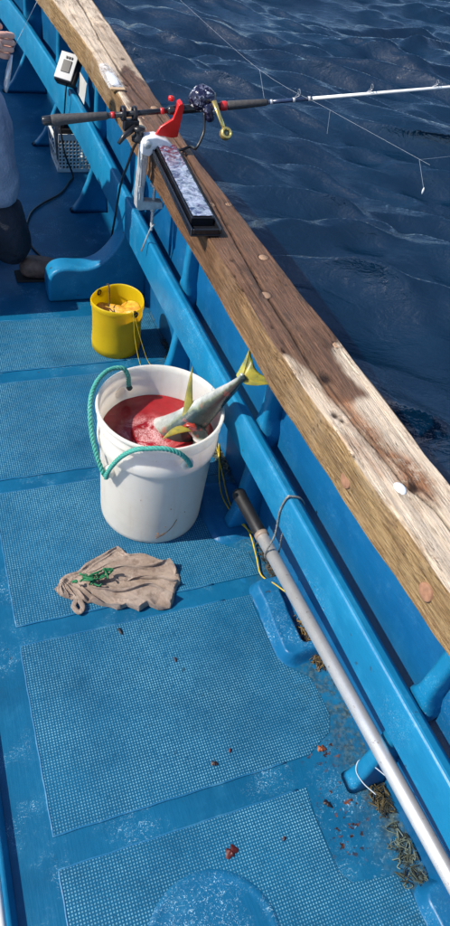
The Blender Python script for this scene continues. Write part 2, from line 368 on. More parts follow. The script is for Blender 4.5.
# the long curved knee bracket sweeping down to the deck
kp = [(0.365, 0.0012), (0.362, 0.07), (0.370, 0.112), (0.392, 0.136), (0.43, 0.145), (0.50, 0.140), (0.555, 0.155), (0.60, 0.195), (0.635, 0.25), (0.653, 0.31), (0.658, 0.36), (0.75, 0.36), (0.75, 0.0012)]
kpath = smooth_path([(x, 0, z) for x, z in kp[1:11]], 4); kpoly = [(0.365, 0.0012)] + [(p.x, p.z) for p in kpath] + [(0.75, 0.36), (0.75, 0.0012)]
kb = G().prism(kpoly[::-1], 2.385, 2.475, 'y').build('knee_bracket', PAINT, boat, bevel=0.022, seg=4)

# port side, seen only from other positions
PX = -2.0
sweep(lambda y: [(PX + 0.03, 0.001), (PX + 0.05, 0.63), (PX, 0.63), (PX - 0.01, 0), (PX + 0.05, -0.5), (PX + 0.35, -1.1), (PX + 0.4, -1.1), (PX + 0.1, -0.5)], list(np.arange(-2.5, 4.6, 0.5)), 'bulwark_wall', WALLP, boat)
sweep(lambda y: [(PX + 0.11, 0.30), (PX + 0.11, 0.41), (PX + 0.15, 0.415), (PX + 0.16, 0.30)], list(np.arange(-2.5, 4.6, 0.5)), 'side_rail', PAINT, boat)
for y in (-1.5, -0.5, 0.5, 1.5, 2.5): G().box((PX + 0.09, y, 0.30), (0.09, 0.05, 0.595)).build('post', PAINT, boat, bevel=0.008)
G().box((-0.6, -2.53, 0.3), (2.9, 0.05, 0.72)).build('transom', WALLP, boat, bevel=0.01)

# fish hold: blue coaming with a white insulated lid on top
hold = thing('fish_hold', 'raised hold with blue coaming and white lid at the left edge', 'hatch')
G().prism([(-0.0465, 0.001), (-0.0575, 0.026), (-0.0605, 0.030), (-0.085, 0.030), (-0.085, 0.001)][::-1], -1.6, 1.9, 'y').build('coaming', PAINT, hold, bevel=0.004)
G().box((-0.60, 1.92, 0.0155), (1.03, 0.03, 0.029)).build('coaming', PAINT, hold, bevel=0.004)
WHITEF = simple('white_gelcoat', (0.78, 0.78, 0.76), 0.4, 0.05, 9)
G().box((-0.60, 0.14, 0.019), (1.066, 3.40, 0.036)).build('lid', WHITEF, hold, bevel=0.012, seg=3)

# unseen cabin, added out of the frame to the left to shade the far deck
wh = thing('shade_cabin', 'unseen white cabin added beyond the left edge to shade the far deck', 'cabin')
G().box((-1.45, 4.25, 0.86), (0.90, 2.60, 1.718)).build('wall', WHITEF, wh, bevel=0.02)
G().box((-1.45, 4.25, 1.75), (0.94, 2.66, 0.05)).build('roof', WHITEF, wh, bevel=0.015)
GLASS = simple('dark_glass', (0.02, 0.03, 0.035), 0.06, 0.1, 5)
for k in range(3):
    w = G().box((-0.995, 3.45 + k * 0.8, 1.25), (0.02, 0.60, 0.46)).build('window_frame', simple('frame_grey', (0.3, 0.3, 0.3), 0.4), wh, bevel=0.008)
    G().box((-0.986, 3.45 + k * 0.8, 1.25), (0.012, 0.53, 0.39)).build('pane', GLASS, w)

# ------------------------------------------------------------------ wooden gunwale beam
def seg_dist(X, Y, pts):
    d = np.full(X.shape, 9.0)
    for (x0, y0), (x1, y1) in zip(pts[:-1], pts[1:]):
        L = (x1 - x0) ** 2 + (y1 - y0) ** 2; tt = np.clip(((X - x0) * (x1 - x0) + (Y - y0) * (y1 - y0)) / L, 0, 1)
        d = np.minimum(d, np.hypot(X - x0 - tt * (x1 - x0), Y - y0 - tt * (y1 - y0)))
    return d
def inpoly(X, Y, P):
    ins = np.zeros(X.shape, bool); n = len(P)
    for i in range(n):
        x0, y0 = P[i]; x1, y1 = P[(i + 1) % n]
        c = ((y0 > Y) != (y1 > Y)) & (X < (x1 - x0) * (Y - y0) / (y1 - y0 + 1e-12) + x0); ins ^= c
    return ins
def polymask(X, Y, P, soft=0.006):
    d = seg_dist(X, Y, P + [P[0]]); s = np.where(inpoly(X, Y, P), d, -d); return np.clip(s / soft * 0.5 + 0.5, 0, 1)
CRACK = [(0.742, -0.4), (0.745, 0.2), (0.752, 0.50), (0.745, 0.60), (0.721, 0.68), (0.719, 0.754), (0.703, 0.828), (0.692, 0.92), (0.692, 1.019), (0.700, 1.143), (0.699, 1.305), (0.714, 1.563), (0.735, 1.85), (0.742, 2.1), (0.738, 2.36), (0.716, 2.53), (0.710, 2.773), (0.713, 3.109), (0.735, 3.51), (0.73, 4.2)]
PLUGS = ((0.758, 1.449, 0.0125), (0.697, 1.284, 0.0135), (0.786, 1.075, 0.011), (0.712, 1.73, 0.012), (0.765, 1.73, 0.010), (0.690, 2.33, 0.013), (0.745, 2.42, 0.014))
def build_beam():
    beam = thing('wooden_gunwale_beam', 'long weathered timber beam capping the blue bulwark, half wet', 'wooden beam')
    ys = np.concatenate([np.arange(-2.5, 0.3, 0.03), np.arange(0.3, 4.2, 0.0055), np.arange(4.2, 7.2, 0.05)])
    # section parameter: inner bottom -> inner top -> outer top -> outer bottom
    sz = np.concatenate([np.linspace(0.63, 0.713, 18)]); 
    U = []
    for z in sz: U.append(('i', z))
    for a in (0.35, 0.75, 1.15): U.append(('ci', a))
    for k in np.linspace(0.04, 0.94, 52): U.append(('t', k))
    for a in (0.3, 0.6, 0.9, 1.2): U.append(('co', a))
    for z in np.linspace(0.70, 0.63, 6): U.append(('o', z))
    nU = len(U); Y = np.repeat(ys[:, None], nU, 1)
    xi = np.interp(ys, *zip(*IN))[:, None]; xo_ = np.interp(ys, *zip(*OUTB))[:, None]
    xi = xi + 0.0022 * np.sin(ys * 5.1)[:, None] + 0.001 * np.sin(ys * 17)[:, None]
    xo_ = xo_ + 0.002 * vnoise(ys * 23, ys * 0, 22)[:, None] + 0.004 * vnoise(ys * 5, ys * 0, 21)[:, None]
    X = np.zeros((len(ys), nU)); Z = np.zeros_like(X); top = np.zeros(nU); side = np.zeros(nU)
    for j, (k, a) in enumerate(U):
        if k == 'i': X[:, j] = xi[:, 0]; Z[:, j] = a; side[j] = 1
        elif k == 'ci': X[:, j] = xi[:, 0] + 0.007 * (1 - math.cos(a)); Z[:, j] = 0.713 + 0.007 * math.sin(a)
        elif k == 't': X[:, j] = xi[:, 0] + (xo_[:, 0] - xi[:, 0]) * a; Z[:, j] = 0.72; top[j] = 1
        elif k == 'co':
            X[:, j] = xi[:, 0] + (xo_[:, 0] - xi[:, 0]) * 0.94 + (xo_[:, 0] - xi[:, 0]) * 0.06 * math.sin(a); Z[:, j] = 0.72 - 0.012 * (1 - math.cos(a)) - 0.002
        else: X[:, j] = xo_[:, 0]; Z[:, j] = a
    # relief: growth ridges along the grain, worn hollows, checks
    T = top[None, :]; gr = np.sin(X * 900 + 6 * vnoise(X * 8, Y * 1.5, 2)) * 0.0005 + 0.0014 * vnoise(X * 60, Y * 5, 4) + 0.0013 * vnoise(X * 150, Y * 14, 6)
    Z += T * gr
    cr = seg_dist(X + 0.0025 * vnoise(Y * 22, X * 0, 8), Y, CRACK); wid = 0.0060 + 0.0032 * vnoise(Y * 6, Y * 0, 14)
    crack = np.clip(1 - cr / np.maximum(wid, 0.001), 0, 1) * T
    Z -= crack * 0.008
    cr2 = seg_dist(X, Y, [(0.665, 1.05), (0.672, 1.35), (0.69, 1.8), (0.705, 2.3)]); c2 = np.clip(1 - cr2 / 0.0022, 0, 1) * T * (vnoise(X * 3, Y * 6, 31) > -0.1)
    cr3 = seg_dist(X, Y, [(0.683, 2.45), (0.668, 2.9), (0.665, 3.5)]); c3 = np.clip(1 - cr3 / 0.0025, 0, 1) * T
    cr4 = seg_dist(X, Y, [(0.705, 0.95), (0.712, 0.83), (0.735, 0.70), (0.757, 0.62)]); c4 = np.clip(1 - cr4 / 0.004, 0, 1) * T
    crack = np.clip(crack + 0.7 * c2 + 0.7 * c3 + 0.8 * c4, 0, 1); Z -= 0.0025 * (c2 + c3 + c4)
    # holes and pits
    for hx, hy, hr in ((0.670, 1.443, 0.0045), (0.652, 1.377, 0.0045), (0.648, 1.314, 0.0045), (0.655, 1.075, 0.006), (0.707, 0.973, 0.014), (0.676, 0.862, 0.008), (0.683, 0.845, 0.006), (0.736, 0.655, 0.013), (0.664, 1.16, 0.004), (0.66, 0.75, 0.004), (0.70, 2.62, 0.008), (0.755, 2.9, 0.010)):
        d = np.hypot(X - hx, (Y - hy) * 0.75) / hr; m = np.clip(1.3 - d, 0, 1) * T; crack = np.maximum(crack, np.clip(m * 1.1, 0, 1)); Z -= 0.005 * m
    for hx, hy, rd in PLUGS: crack = np.maximum(crack, 0.85 * np.clip(1 - np.abs(np.hypot(X - hx, Y - hy) - rd - 0.0015) / 0.003, 0, 1) * T)
    # ragged gouged inner edge where fish and lines have worn it
    rag = np.clip(vnoise(Y * 16, Y * 0 + Z * 40, 41), 0, 1) * np.clip(1 - np.abs(Z - 0.716) / 0.028, 0, 1) * (X < xi + 0.012)
    X += 0.008 * rag; Z -= 0.005 * rag
    S = side[None, :]; X += S * (0.0012 * vnoise(Z * 120, Y * 6, 17) + 0.0015 * vnoise(Z * 60, Y * 25, 18))
    sc = np.clip(1 - seg_dist(Z, Y, [(0.71, 0.86), (0.66, 0.88)]) / 0.0015, 0, 1) * S; crack = np.maximum(crack, sc)
    # wetness
    jx = X + 0.006 * vnoise(X * 45, Y * 45, 51) + 0.003 * vnoise(X * 120, Y * 120, 52); jy = Y + 0.010 * vnoise(X * 40, Y * 40, 53)
    wetA = [(0.60, 1.085), (0.637, 1.07), (0.659, 1.051), (0.676, 1.01), (0.688, 0.969), (0.692, 0.92), (0.705, 0.90), (0.730, 0.895), (0.745, 0.905), (0.765, 0.90), (0.775, 0.915), (0.756, 0.99), (0.768, 1.05), (0.80, 1.09), (0.83, 1.4), (0.80, 2.5), (0.75, 2.85), (0.70, 2.75), (0.66, 2.45), (0.66, 2.25), (0.60, 2.2)]
    wet = polymask(jx, jy, wetA, 0.008)
    wetB = [(0.69, 0.93), (0.70, 0.82), (0.714, 0.74), (0.725, 0.65), (0.76, 0.61), (0.778, 0.66), (0.765, 0.72), (0.742, 0.76), (0.726, 0.84), (0.728, 0.90)]
    red = polymask(jx, jy, wetB, 0.016)
    far = polymask(jx, jy, [(0.70, 2.5), (0.78, 2.45), (0.80, 3.0), (0.77, 3.3), (0.735, 3.2), (0.72, 2.9)], 0.05)
    wet = np.maximum(wet * T + (1 - T) * polymask(jx * 0, jy, [(-1, 1.15), (1, 1.15), (1, 2.45), (-1, 2.45)], 0.4) * 0.85, far * 0.6)
    red = np.maximum(red * 0.9, 0.7 * polymask(jx, jy, [(0.66, 0.80), (0.69, 0.76), (0.70, 0.70), (0.69, 0.70), (0.672, 0.76)], 0.02)) * T
    # knots on the far part
    co = np.stack([X, Y, Z], -1).reshape(-1, 3)
    t = NT('weathered_timber')
    g1 = t.noise(9, 6, 0.62, t.mapv(scale=(26, 1.0, 26)), 0.4); g2 = t.noise(30, 5, 0.7, t.mapv(scale=(16, 1.0, 16)))
    bl = t.noise(7, 5, 0.65); fib = t.noise(160, 3, 0.7, t.mapv(scale=(1, 0.35, 1)), 1.5)
    top_a = t.attr('top')
    dry = t.mix(t.step(g1, 0.30, 0.72), (0.54, 0.41, 0.29), (0.76, 0.64, 0.50)); dry = t.mix(t.math('MULTIPLY', t.step(fib, 0.5, 0.75), 0.65), dry, (0.80, 0.70, 0.56))
    dry = t.mix(t.math('MULTIPLY', t.step(g2, 0.56, 0.70), 0.45), dry, (0.33, 0.20, 0.10))
    dry = t.mix(t.math('MULTIPLY', t.step(bl, 0.55, 0.75), 0.35), dry, (0.42, 0.29, 0.18))
    sidec = t.mix(t.step(g1, 0.34, 0.62), (0.15, 0.085, 0.035), (0.40, 0.27, 0.13)); sidec = t.mix(t.math('MULTIPLY', t.step(g2, 0.52, 0.66), 0.6), sidec, (0.07, 0.038, 0.02)); sidec = t.mix(t.math('MULTIPLY', t.step(bl, 0.5, 0.7), 0.5), sidec, (0.40, 0.33, 0.24))
    base = t.mix(top_a, sidec, dry)
    fn = t.noise(11, 3, 0.5, t.mapv(scale=(24, 0.55, 24)), 0.5); fis = t.math('MULTIPLY', t.step(t.math('ABSOLUTE', t.math('SUBTRACT', fn, 0.5)), 0.016, 0.004), t.step(t.noise(6, 3), 0.46, 0.58))
    wetc = t.mix(t.step(g1, 0.30, 0.70), (0.045, 0.017, 0.009), (0.190, 0.083, 0.042)); wetc = t.mix(t.math('MULTIPLY', t.step(g2, 0.48, 0.66), 0.6), wetc, (0.045, 0.022, 0.018)); wetc = t.mix(t.math('MULTIPLY', t.step(bl, 0.52, 0.72), 0.6), wetc, (0.27, 0.135, 0.075)); wetc = t.mix(t.math('MULTIPLY', t.step(t.noise(17, 5, 0.7, t.mapv(scale=(2.2, 0.7, 2))), 0.55, 0.64), 0.7), wetc, (0.028, 0.013, 0.010))
    w = t.attr('wet')
    c = t.mix(t.math('MULTIPLY', w, 0.93), base, wetc)
    dry_p = t.step(t.noise(55, 4, 0.7), 0.62, 0.69); c = t.mix(t.math('MULTIPLY', dry_p, 0.5), c, (0.24, 0.14, 0.085)); redc = t.mix(t.step(g2, 0.4, 0.65), (0.13, 0.045, 0.022), (0.48, 0.21, 0.09)); c = t.mix(t.math('MULTIPLY', t.attr('red'), t.step(t.noise(40, 4, 0.7), 0.3, 0.5)), c, redc)
    c = t.mix(t.math('MULTIPLY', fis, 0.85), c, (0.03, 0.016, 0.010)); stn = t.step(t.noise(8, 6, 0.7, t.mapv(scale=(2.5, 1, 2.5))), 0.53, 0.66); c = t.mix(t.math('MULTIPLY', stn, 0.50), c, (0.16, 0.095, 0.055)); c = t.mix(t.math('MULTIPLY', t.attr('crack'), 0.95), c, (0.018, 0.010, 0.008))
    rr = t.mix(w, (0.8, 0.8, 0.8), (0.5, 0.5, 0.5))
    h = t.math('ADD', t.math('MULTIPLY', g1, 0.7), t.math('ADD', t.math('MULTIPLY', g2, 0.5), t.math('SUBTRACT', t.math('MULTIPLY', fib, 0.35), t.math('MULTIPLY', fis, 0.8))))
    t.fin(c, rr, t.bump(h, 0.9, 0.006), Specular_IOR_Level=0.2)
    o = npmesh('timber', co, gridfaces(len(ys), nU), t.m, beam, attrs={'wet': wet, 'red': red, 'crack': crack, 'top': np.repeat(T, len(ys), 0)})
    # underside closes the timber
    g = G(); vs = []
    for y in np.arange(-2.5, 7.2, 0.2): vs += [(interp(y, IN) + 0.001, y, 0.6305), (interp(y, OUTB) - 0.001, y, 0.6305)]
    g.add(vs, [(2 * i, 2 * i + 1, 2 * i + 3, 2 * i + 2) for i in range(len(vs) // 2 - 1)]); g.build('underside', t.m, beam)
    # wooden plugs over the bolts
    pm = NT('plug_wood'); rr_ = pm.n('TexWave', {0: pm.mapv(scale=(1, 1, 1)), 'Scale': 90, 'Distortion': 6, 'Detail': 3}, wave_type='BANDS').outputs['Fac']
    PLUG = pm.fin(pm.mix(rr_, (0.24, 0.13, 0.075), (0.42, 0.27, 0.16)), 0.6, pm.bump(rr_, 0.3, 0.001))
    for x, y, rd in PLUGS:
        G().lathe([(rd, -0.004), (rd, -0.0008), (rd * 0.93, 0.0008), (0.0001, 0.0004)], 20, (x, y, 0.7195)).build('bolt_plug', PLUG, beam, smooth=True)
    rot = Matrix.Rotation(R(-90), 3, 'Y')
    PS = simple('side_plug', (0.30, 0.15, 0.085), 0.7, 0.3, 60)
    for y, z in ((0.738, 0.668), (0.469, 0.678)):
        G().lathe([(0.017, -0.004), (0.017, 0.0018), (0.0150, 0.003), (0.0001, 0.0024)], 20, (interp(y, IN) + 0.001, y, z), rot).build('bolt_plug', PS, beam, smooth=True)
    # white putty on the near bolt
    PW = simple('white_putty', (0.74, 0.78, 0.82), 0.7, 0.1, 90, 0.6, 200)
    vs = [(0.0001, 0.004)] + [(0.0125 * s, 0.004 - 0.003 * s ** 4) for s in (0.3, 0.6, 0.85, 1.0)] + [(0.0135, -0.002)]
    p = G().lathe(vs[::-1], 18, (0, 0, 0)).build('putty_plug', PW, beam, smooth=True); p.location = (0.708, 0.657, 0.7195); p.scale = (0.9, 1.15, 1); p['label'] = 'white putty over the bolt'
    return beam
build_beam()
exec_parts = []

# ------------------------------------------------------------------ white bucket
def build_bucket():
    bx, by = 0.472, 1.300
    b = thing('white_bucket', 'big white plastic bucket of bloody water with fish, green rope handle', 'bucket')
    t = NT('white_plastic')
    s = t.n('SeparateXYZ', {0: t.obj()})
    st = t.noise(30, 4, 0.7, t.mapv(scale=(1, 1, 0.12)))
    c = t.mix(t.step(t.noise(7, 4), 0.3, 0.7), (0.93, 0.89, 0.80), (0.95, 0.93, 0.87))
    c = t.mix(t.math('MULTIPLY', t.step(st, 0.56, 0.72), 0.32), c, (0.55, 0.36, 0.20)); c = t.mix(t.math('MULTIPLY', t.step(t.noise(13, 6, 0.75), 0.52, 0.70), 0.22), c, (0.50, 0.44, 0.36))
    c = t.mix(t.math('MULTIPLY', t.math('MULTIPLY', t.step(t.noise(70, 5, 0.7, dist=1.0), 0.66, 0.70), t.step(t.noise(8, 3), 0.5, 0.6)), 0.6), c, (0.28, 0.10, 0.05))
    PL = t.fin(c, 0.38, t.bump(t.noise(25, 3), 0.15, 0.002), Subsurface_Weight=0.35, Subsurface_Scale=0.02, Subsurface_Radius=(1, 0.85, 0.7))
    tl = t.n('BsdfTranslucent', {'Color': (1.0, 0.95, 0.85)}); ms = t.n('MixShader', {0: 0.42}); t.t.links.new(t.b.outputs[0], ms.inputs[1]); t.t.links.new(tl.outputs[0], ms.inputs[2]); t.t.links.new(ms.outputs[0], t.out.inputs[0])
    Rr = 0.1645
    prof = [(0.0001, 0.004), (0.130, 0.003), (0.140, 0.0), (0.1445, 0.006), (0.1460, 0.02), (0.1530, 0.275), (0.1535, 0.284), (0.1590, 0.288), (0.1605, 0.291), (0.1615, 0.296), (0.1605, 0.325), (0.1570, 0.330), (0.1575, 0.354), (0.1615, 0.357), (0.1630, 0.362), (0.1600, 0.367), (0.1600, 0.385), (0.1655, 0.389), (Rr + 0.0025, 0.394), (Rr + 0.001, 0.399), (Rr - 0.003, 0.400), (Rr - 0.006, 0.397), (Rr - 0.007, 0.380), (0.1500, 0.27), (0.1430, 0.02), (0.1400, 0.007), (0.0001, 0.008)]
    o = G().lathe(prof, 96, (bx, by, 0)).build('shell', PL, b, smooth=True)
    m = o.modifiers.new('b', 'EDGE_SPLIT'); m.split_angle = R(50)
    # rope bosses moulded on the collar
    for a in (-157, -80, 118):
        x, y = bx + 0.159 * math.cos(R(a)), by + 0.159 * math.sin(R(a)); rot = Vector((math.cos(R(a)), math.sin(R(a)), 0)).to_track_quat('Z', 'Y').to_matrix()
        G().lathe([(0.017, -0.006), (0.017, 0.006), (0.014, 0.009), (0.007, 0.009), (0.006, 0.002), (0.0001, 0.002)], 20, (x, y, 0.335 if a != -157 else 0.245), rot).build('rope_boss', PL, b, smooth=True)
    # bloody water
    n = 60; rad = np.linspace(0.001, 0.1515, 50); th = np.linspace(0, 2 * np.pi, 120, endpoint=False); RR, TT = np.meshgrid(rad, th, indexing='ij')
    X = RR * np.cos(TT); Y = RR * np.sin(TT); Z = 0.303 + 0.0012 * vnoise(X * 40, Y * 40, 61) + 0.0006 * vnoise(X * 110, Y * 110, 62)
    t = NT('bloody_water')
    foam_m = t.step(t.n('VectorMath', {0: t.obj(), 1: (bx - 0.025, by - 0.01, 0.303)}, operation='DISTANCE').outputs['Value'], 0.095, 0.04)
    vor = t.n('TexVoronoi', {'Vector': t.obj(), 'Scale': 230}, feature='DISTANCE_TO_EDGE').outputs['Distance']
    f = t.math('MULTIPLY', t.step(t.noise(16, 5, 0.65, dist=1.0), 0.42, 0.58), t.math('ADD', 0.25, foam_m), clamp=True)
    c = t.mix(t.step(t.noise(9, 5, 0.6), 0.35, 0.65), (0.20, 0.005, 0.008), (0.36, 0.014, 0.018))
    c = t.mix(t.math('MULTIPLY', f, 0.22), c, (0.60, 0.14, 0.15)); c = t.mix(t.math('MULTIPLY', t.math('MULTIPLY', t.math('MULTIPLY', f, foam_m), 0.8), t.step(vor, 0.30, 0.0)), c, (0.85, 0.62, 0.60))
    t.fin(c, t.math('ADD', 0.06, t.math('MULTIPLY', f, 0.4)), t.bump(t.math('ADD', t.noise(60, 4), t.math('MULTIPLY', f, vor)), 0.3, 0.003))
    npmesh('bloody_water', np.stack([X + bx, Y + by, Z], -1).reshape(-1, 3), gridfaces(50, 120, True), t.m, b)
    # twisted green rope
    t = NT('green_rope'); w = t.n('TexWave', {0: t.obj(), 'Scale': 160, 'Distortion': 4, 'Detail': 2}).outputs['Fac']
    c = t.mix(t.noise(60, 4), (0.015, 0.20, 0.15), (0.08, 0.44, 0.36)); c = t.mix(t.math('MULTIPLY', t.step(t.noise(300, 2), 0.6, 0.7), 0.6), c, (0.45, 0.66, 0.58))
    ROPE = t.fin(c, 0.6, t.bump(w, 0.5, 0.001))
    def cy(a, z, r=0.1705): return (bx + r * math.cos(R(a)), by + r * math.sin(R(a)), z)
    def rope(path, name='rope_handle', rad=0.0058, mat=ROPE, par=b, pitch=0.03, n=10):
        P = smooth_path(path, n); g = G()
        L = [0]
        for i in range(1, len(P)): L.append(L[-1] + (P[i] - P[i - 1]).length)
        for k in range(3):
            q = []; N = Vector((0.3, 0.5, 0.8))
            for i, p in enumerate(P):
                T = (P[min(i + 1, len(P) - 1)] - P[max(i - 1, 0)]).normalized(); N = (N - N.dot(T) * T).normalized(); B = T.cross(N)
                a = 2 * math.pi * (L[i] / pitch + k / 3); q.append(p + (N * math.cos(a) + B * math.sin(a)) * rad * 0.55)
            g.tube(q, rad * 0.62, 6)
        return g.build(name, mat, par, smooth=True)
    rope([cy(-157, 0.235), cy(-158, 0.25, 0.176), cy(-166, 0.285, 0.179), cy(-176, 0.325, 0.180), cy(174, 0.365, 0.180), cy(163, 0.395, 0.179), cy(150, 0.412, 0.176), cy(136, 0.420, 0.172), cy(124, 0.419, 0.168), cy(114, 0.412, 0.158), cy(110, 0.39, 0.150), cy(108, 0.365, 0.152), cy(107, 0.345, 0.153)], n=14)
    rope([cy(-155, 0.232, 0.172), cy(-152, 0.262, 0.176), cy(-147, 0.30, 0.176), cy(-138, 0.352, 0.175), cy(-127, 0.392, 0.175), cy(-115, 0.408, 0.174), cy(-103, 0.412, 0.174), cy(-93, 0.400, 0.176), cy(-85, 0.374, 0.178), cy(-80, 0.345, 0.176), cy(-78, 0.334, 0.168)], n=14)
    KN = G(); KN.lathe([(0.0001, 0.008), (0.006, 0.006), (0.009, 0), (0.006, -0.006), (0.0001, -0.008)], 12, cy(107, 0.343, 0.150)); KN.build('rope_knot', simple('dark_knot', (0.03, 0.06, 0.05), 0.8), b, smooth=True)
    # dried blood streak and specks on the front
    BS = simple('dried_blood', (0.30, 0.13, 0.03), 0.6, 0.4, 90)
    def onb(a, z, r=0.0): rr = 0.146 + (0.153 - 0.146) * (z - 0.02) / 0.255 + 0.0006 + r; return (bx + rr * math.cos(R(a)), by + rr * math.sin(R(a)), z)
    g = G(); g.tube(smooth_path([onb(-100, 0.03), onb(-92, 0.045), onb(-84, 0.07), onb(-79, 0.10)], 5), 0.0010, 5); g.tube(smooth_path([onb(-101, 0.040), onb(-96, 0.043), onb(-91, 0.052)], 4), 0.0008, 5)
    g.build('blood_streak', BS, b, smooth=True)
    for a, z, r_ in ((-99, 0.052, 0.003), (-91, 0.078, 0.002), (-88, 0.155, 0.0022), (-120, 0.19, 0.0015), (-70, 0.12, 0.0015)): G().lathe([(0.0001, 0.001), (r_, 0), (0.0001, -0.001)], 8, onb(a, z)).build('blood_speck', BS, b)
    return rope, ROPE
rope, ROPE = build_bucket()

# ------------------------------------------------------------------ fish
def fish_mat():
    t = NT('fish_skin'); a = t.attr('belly')
    n = t.noise(50, 4, 0.6); st = t.noise(14, 5, 0.7, t.mapv(scale=(3, 3, 3)))
    a2 = t.math('ADD', a, t.math('MULTIPLY', t.math('SUBTRACT', st, 0.5), 0.35))
    c = t.ramp(a2, [(0.0, (0.012, 0.020, 0.020)), (0.56, (0.014, 0.030, 0.030)), (0.66, (0.07, 0.10, 0.085)), (0.72, (0.22, 0.25, 0.16)), (0.82, (0.38, 0.42, 0.40)), (1.0, (0.66, 0.67, 0.64))])
    c = t.mix(t.math('MULTIPLY', t.step(n, 0.55, 0.75), 0.25), c, (0.14, 0.17, 0.14))
    c = t.mix(t.math('MULTIPLY', t.step(t.noise(23, 4), 0.60, 0.68), 0.5), c, (0.45, 0.06, 0.05))
    wetm = t.step(t.noise(9, 5, 0.7), 0.45, 0.62); c = t.mix(t.math('MULTIPLY', wetm, 0.40), c, (0.07, 0.09, 0.085))
    sc = t.n('TexVoronoi', {'Vector': t.obj(), 'Scale': 420}).outputs['Distance']
    return t.fin(c, 0.24, t.bump(sc, 0.25, 0.0008), Metallic=0.12)
FISH = fish_mat()
def fin_mat():
    t = NT('fin_yellow'); c = t.mix(t.step(t.noise(18, 4), 0.35, 0.65), (0.16, 0.16, 0.03), (0.42, 0.34, 0.045)); c = t.mix(t.math('MULTIPLY', t.step(t.noise(45, 4, 0.6), 0.48, 0.62), 0.65), c, (0.11, 0.13, 0.05))
    return t.fin(c, 0.35, t.bump(t.noise(130, 3, 0.6, t.mapv(scale=(3, 1, 0.4))), 0.4, 0.001), Subsurface_Weight=0.3, Subsurface_Scale=0.01)
FIN = fin_mat()
def body(parent, pts, wd, ht, side, name='body'):
    """pts spine, wd half widths, ht half heights; side = direction of the silver belly"""
    P = smooth_path(pts, 8); m = len(P); k = np.linspace(0, len(pts) - 1, m); W_ = np.interp(k, range(len(pts)), wd); H_ = np.interp(k, range(len(pts)), ht)
    n = 28; co = []; bel = []
    for i, p in enumerate(P):
        T = (P[min(i + 1, m - 1)] - P[max(i - 1, 0)]).normalized(); S = Vector(side); S = (S - S.dot(T) * T).normalized(); B = T.cross(S)
        for j in range(n):
            a = 2 * math.pi * j / n; ca, sa = math.cos(a), math.sin(a)
            co.append(p + S * ca * H_[i] + B * sa * W_[i] * (1 - 0.12 * abs(ca))); bel.append(ca * 0.5 + 0.5)
    return npmesh(name, co, gridfaces(m, n, True), FISH, parent, attrs={'belly': bel})
def lobe(parent, root_a, root_b, tip, curve, name='tail_lobe', th=0.0022, mat=None, along=12):
    """a swept tail lobe between two root points and a tip, with real thickness"""
    A, B, C = Vector(root_a), Vector(root_b), Vector(tip); cv = Vector(curve); nrm = (B - A).cross(C - A).normalized(); vs = []
    for i in range(along + 1):
        s = i / along; a = A.lerp(C, s) + cv * (s * (1 - s)); b = B.lerp(C, s) + cv * (s * (1 - s)) * 2.4
        h = th * (1 - s) + 0.0005
        for kk in range(5):
            u = kk / 4; q = a.lerp(b, u); e = h * (0.35 + 0.65 * math.sin(math.pi * u)); vs += [q + nrm * e, q - nrm * e]
    fs = []
    for i in range(along):
        o = i * 10
        for kk in range(4):
            fs += [(o + 2 * kk, o + 2 * kk + 2, o + 12 + 2 * kk, o + 10 + 2 * kk), (o + 2 * kk + 1, o + 11 + 2 * kk, o + 13 + 2 * kk, o + 3 + 2 * kk)]
        fs += [(o, o + 10, o + 11, o + 1), (o + 8, o + 9, o + 19, o + 18)]
    fs += [(0, 1, 3, 2), (2, 3, 5, 4), (4, 5, 7, 6), (6, 7, 9, 8)]
    return G().add(vs, fs).build(name, mat or FIN, parent, smooth=True)
f1 = thing('fish', 'silver fish lying over the bucket rim, yellow tail up against the timber', 'fish', 'fish in the white bucket')
body(f1, [(0.430, 1.400, 0.165), (0.480, 1.345, 0.235), (0.530, 1.292, 0.310), (0.583, 1.280, 0.378), (0.607, 1.250, 0.445), (0.616, 1.205, 0.515), (0.619, 1.176, 0.562), (0.622, 1.170, 0.578), (0.6235, 1.169, 0.582)],
     [0.036, 0.044, 0.044, 0.034, 0.022, 0.0120, 0.0075, 0.006, 0.0005], [0.054, 0.056, 0.049, 0.036, 0.0240, 0.0150, 0.0090, 0.010, 0.001], (-0.6, 0.78, 0.1))
def fan(parent, outline, root, name, th=0.003):
    """a fin blade: outline points fanned from the root, thick at the root, thin at the rim, ribbed"""
    Rt = Vector(root); P = smooth_path(outline, 6); nrm = (Vector(outline[0]) - Rt).cross(Vector(outline[-1]) - Rt).normalized(); m = len(P); k = 7; vs = []
    for i, p in enumerate(P):
        for j in range(k):
            u = j / (k - 1); q = Rt.lerp(p, 0.06 + 0.94 * u); e = th * (1 - 0.85 * u) * (0.75 + 0.25 * (i % 2)); w = 0.004 * math.sin(u * 2.5 + i * 0.4) * u
            vs += [q + nrm * (e + w), q - nrm * (e - w)]
    fs = []
    for i in range(m - 1):
        for j in range(k - 1):
            a_, b_ = (i * k + j) * 2, ((i + 1) * k + j) * 2; fs += [(a_, b_, b_ + 2, a_ + 2), (a_ + 1, a_ + 3, b_ + 3, b_ + 1)]
        a_, b_ = (i * k + k - 1) * 2, ((i + 1) * k + k - 1) * 2; fs.append((a_, b_, b_ + 1, a_ + 1))
    return G().add(vs, fs).build(name, FIN, parent, smooth=True)
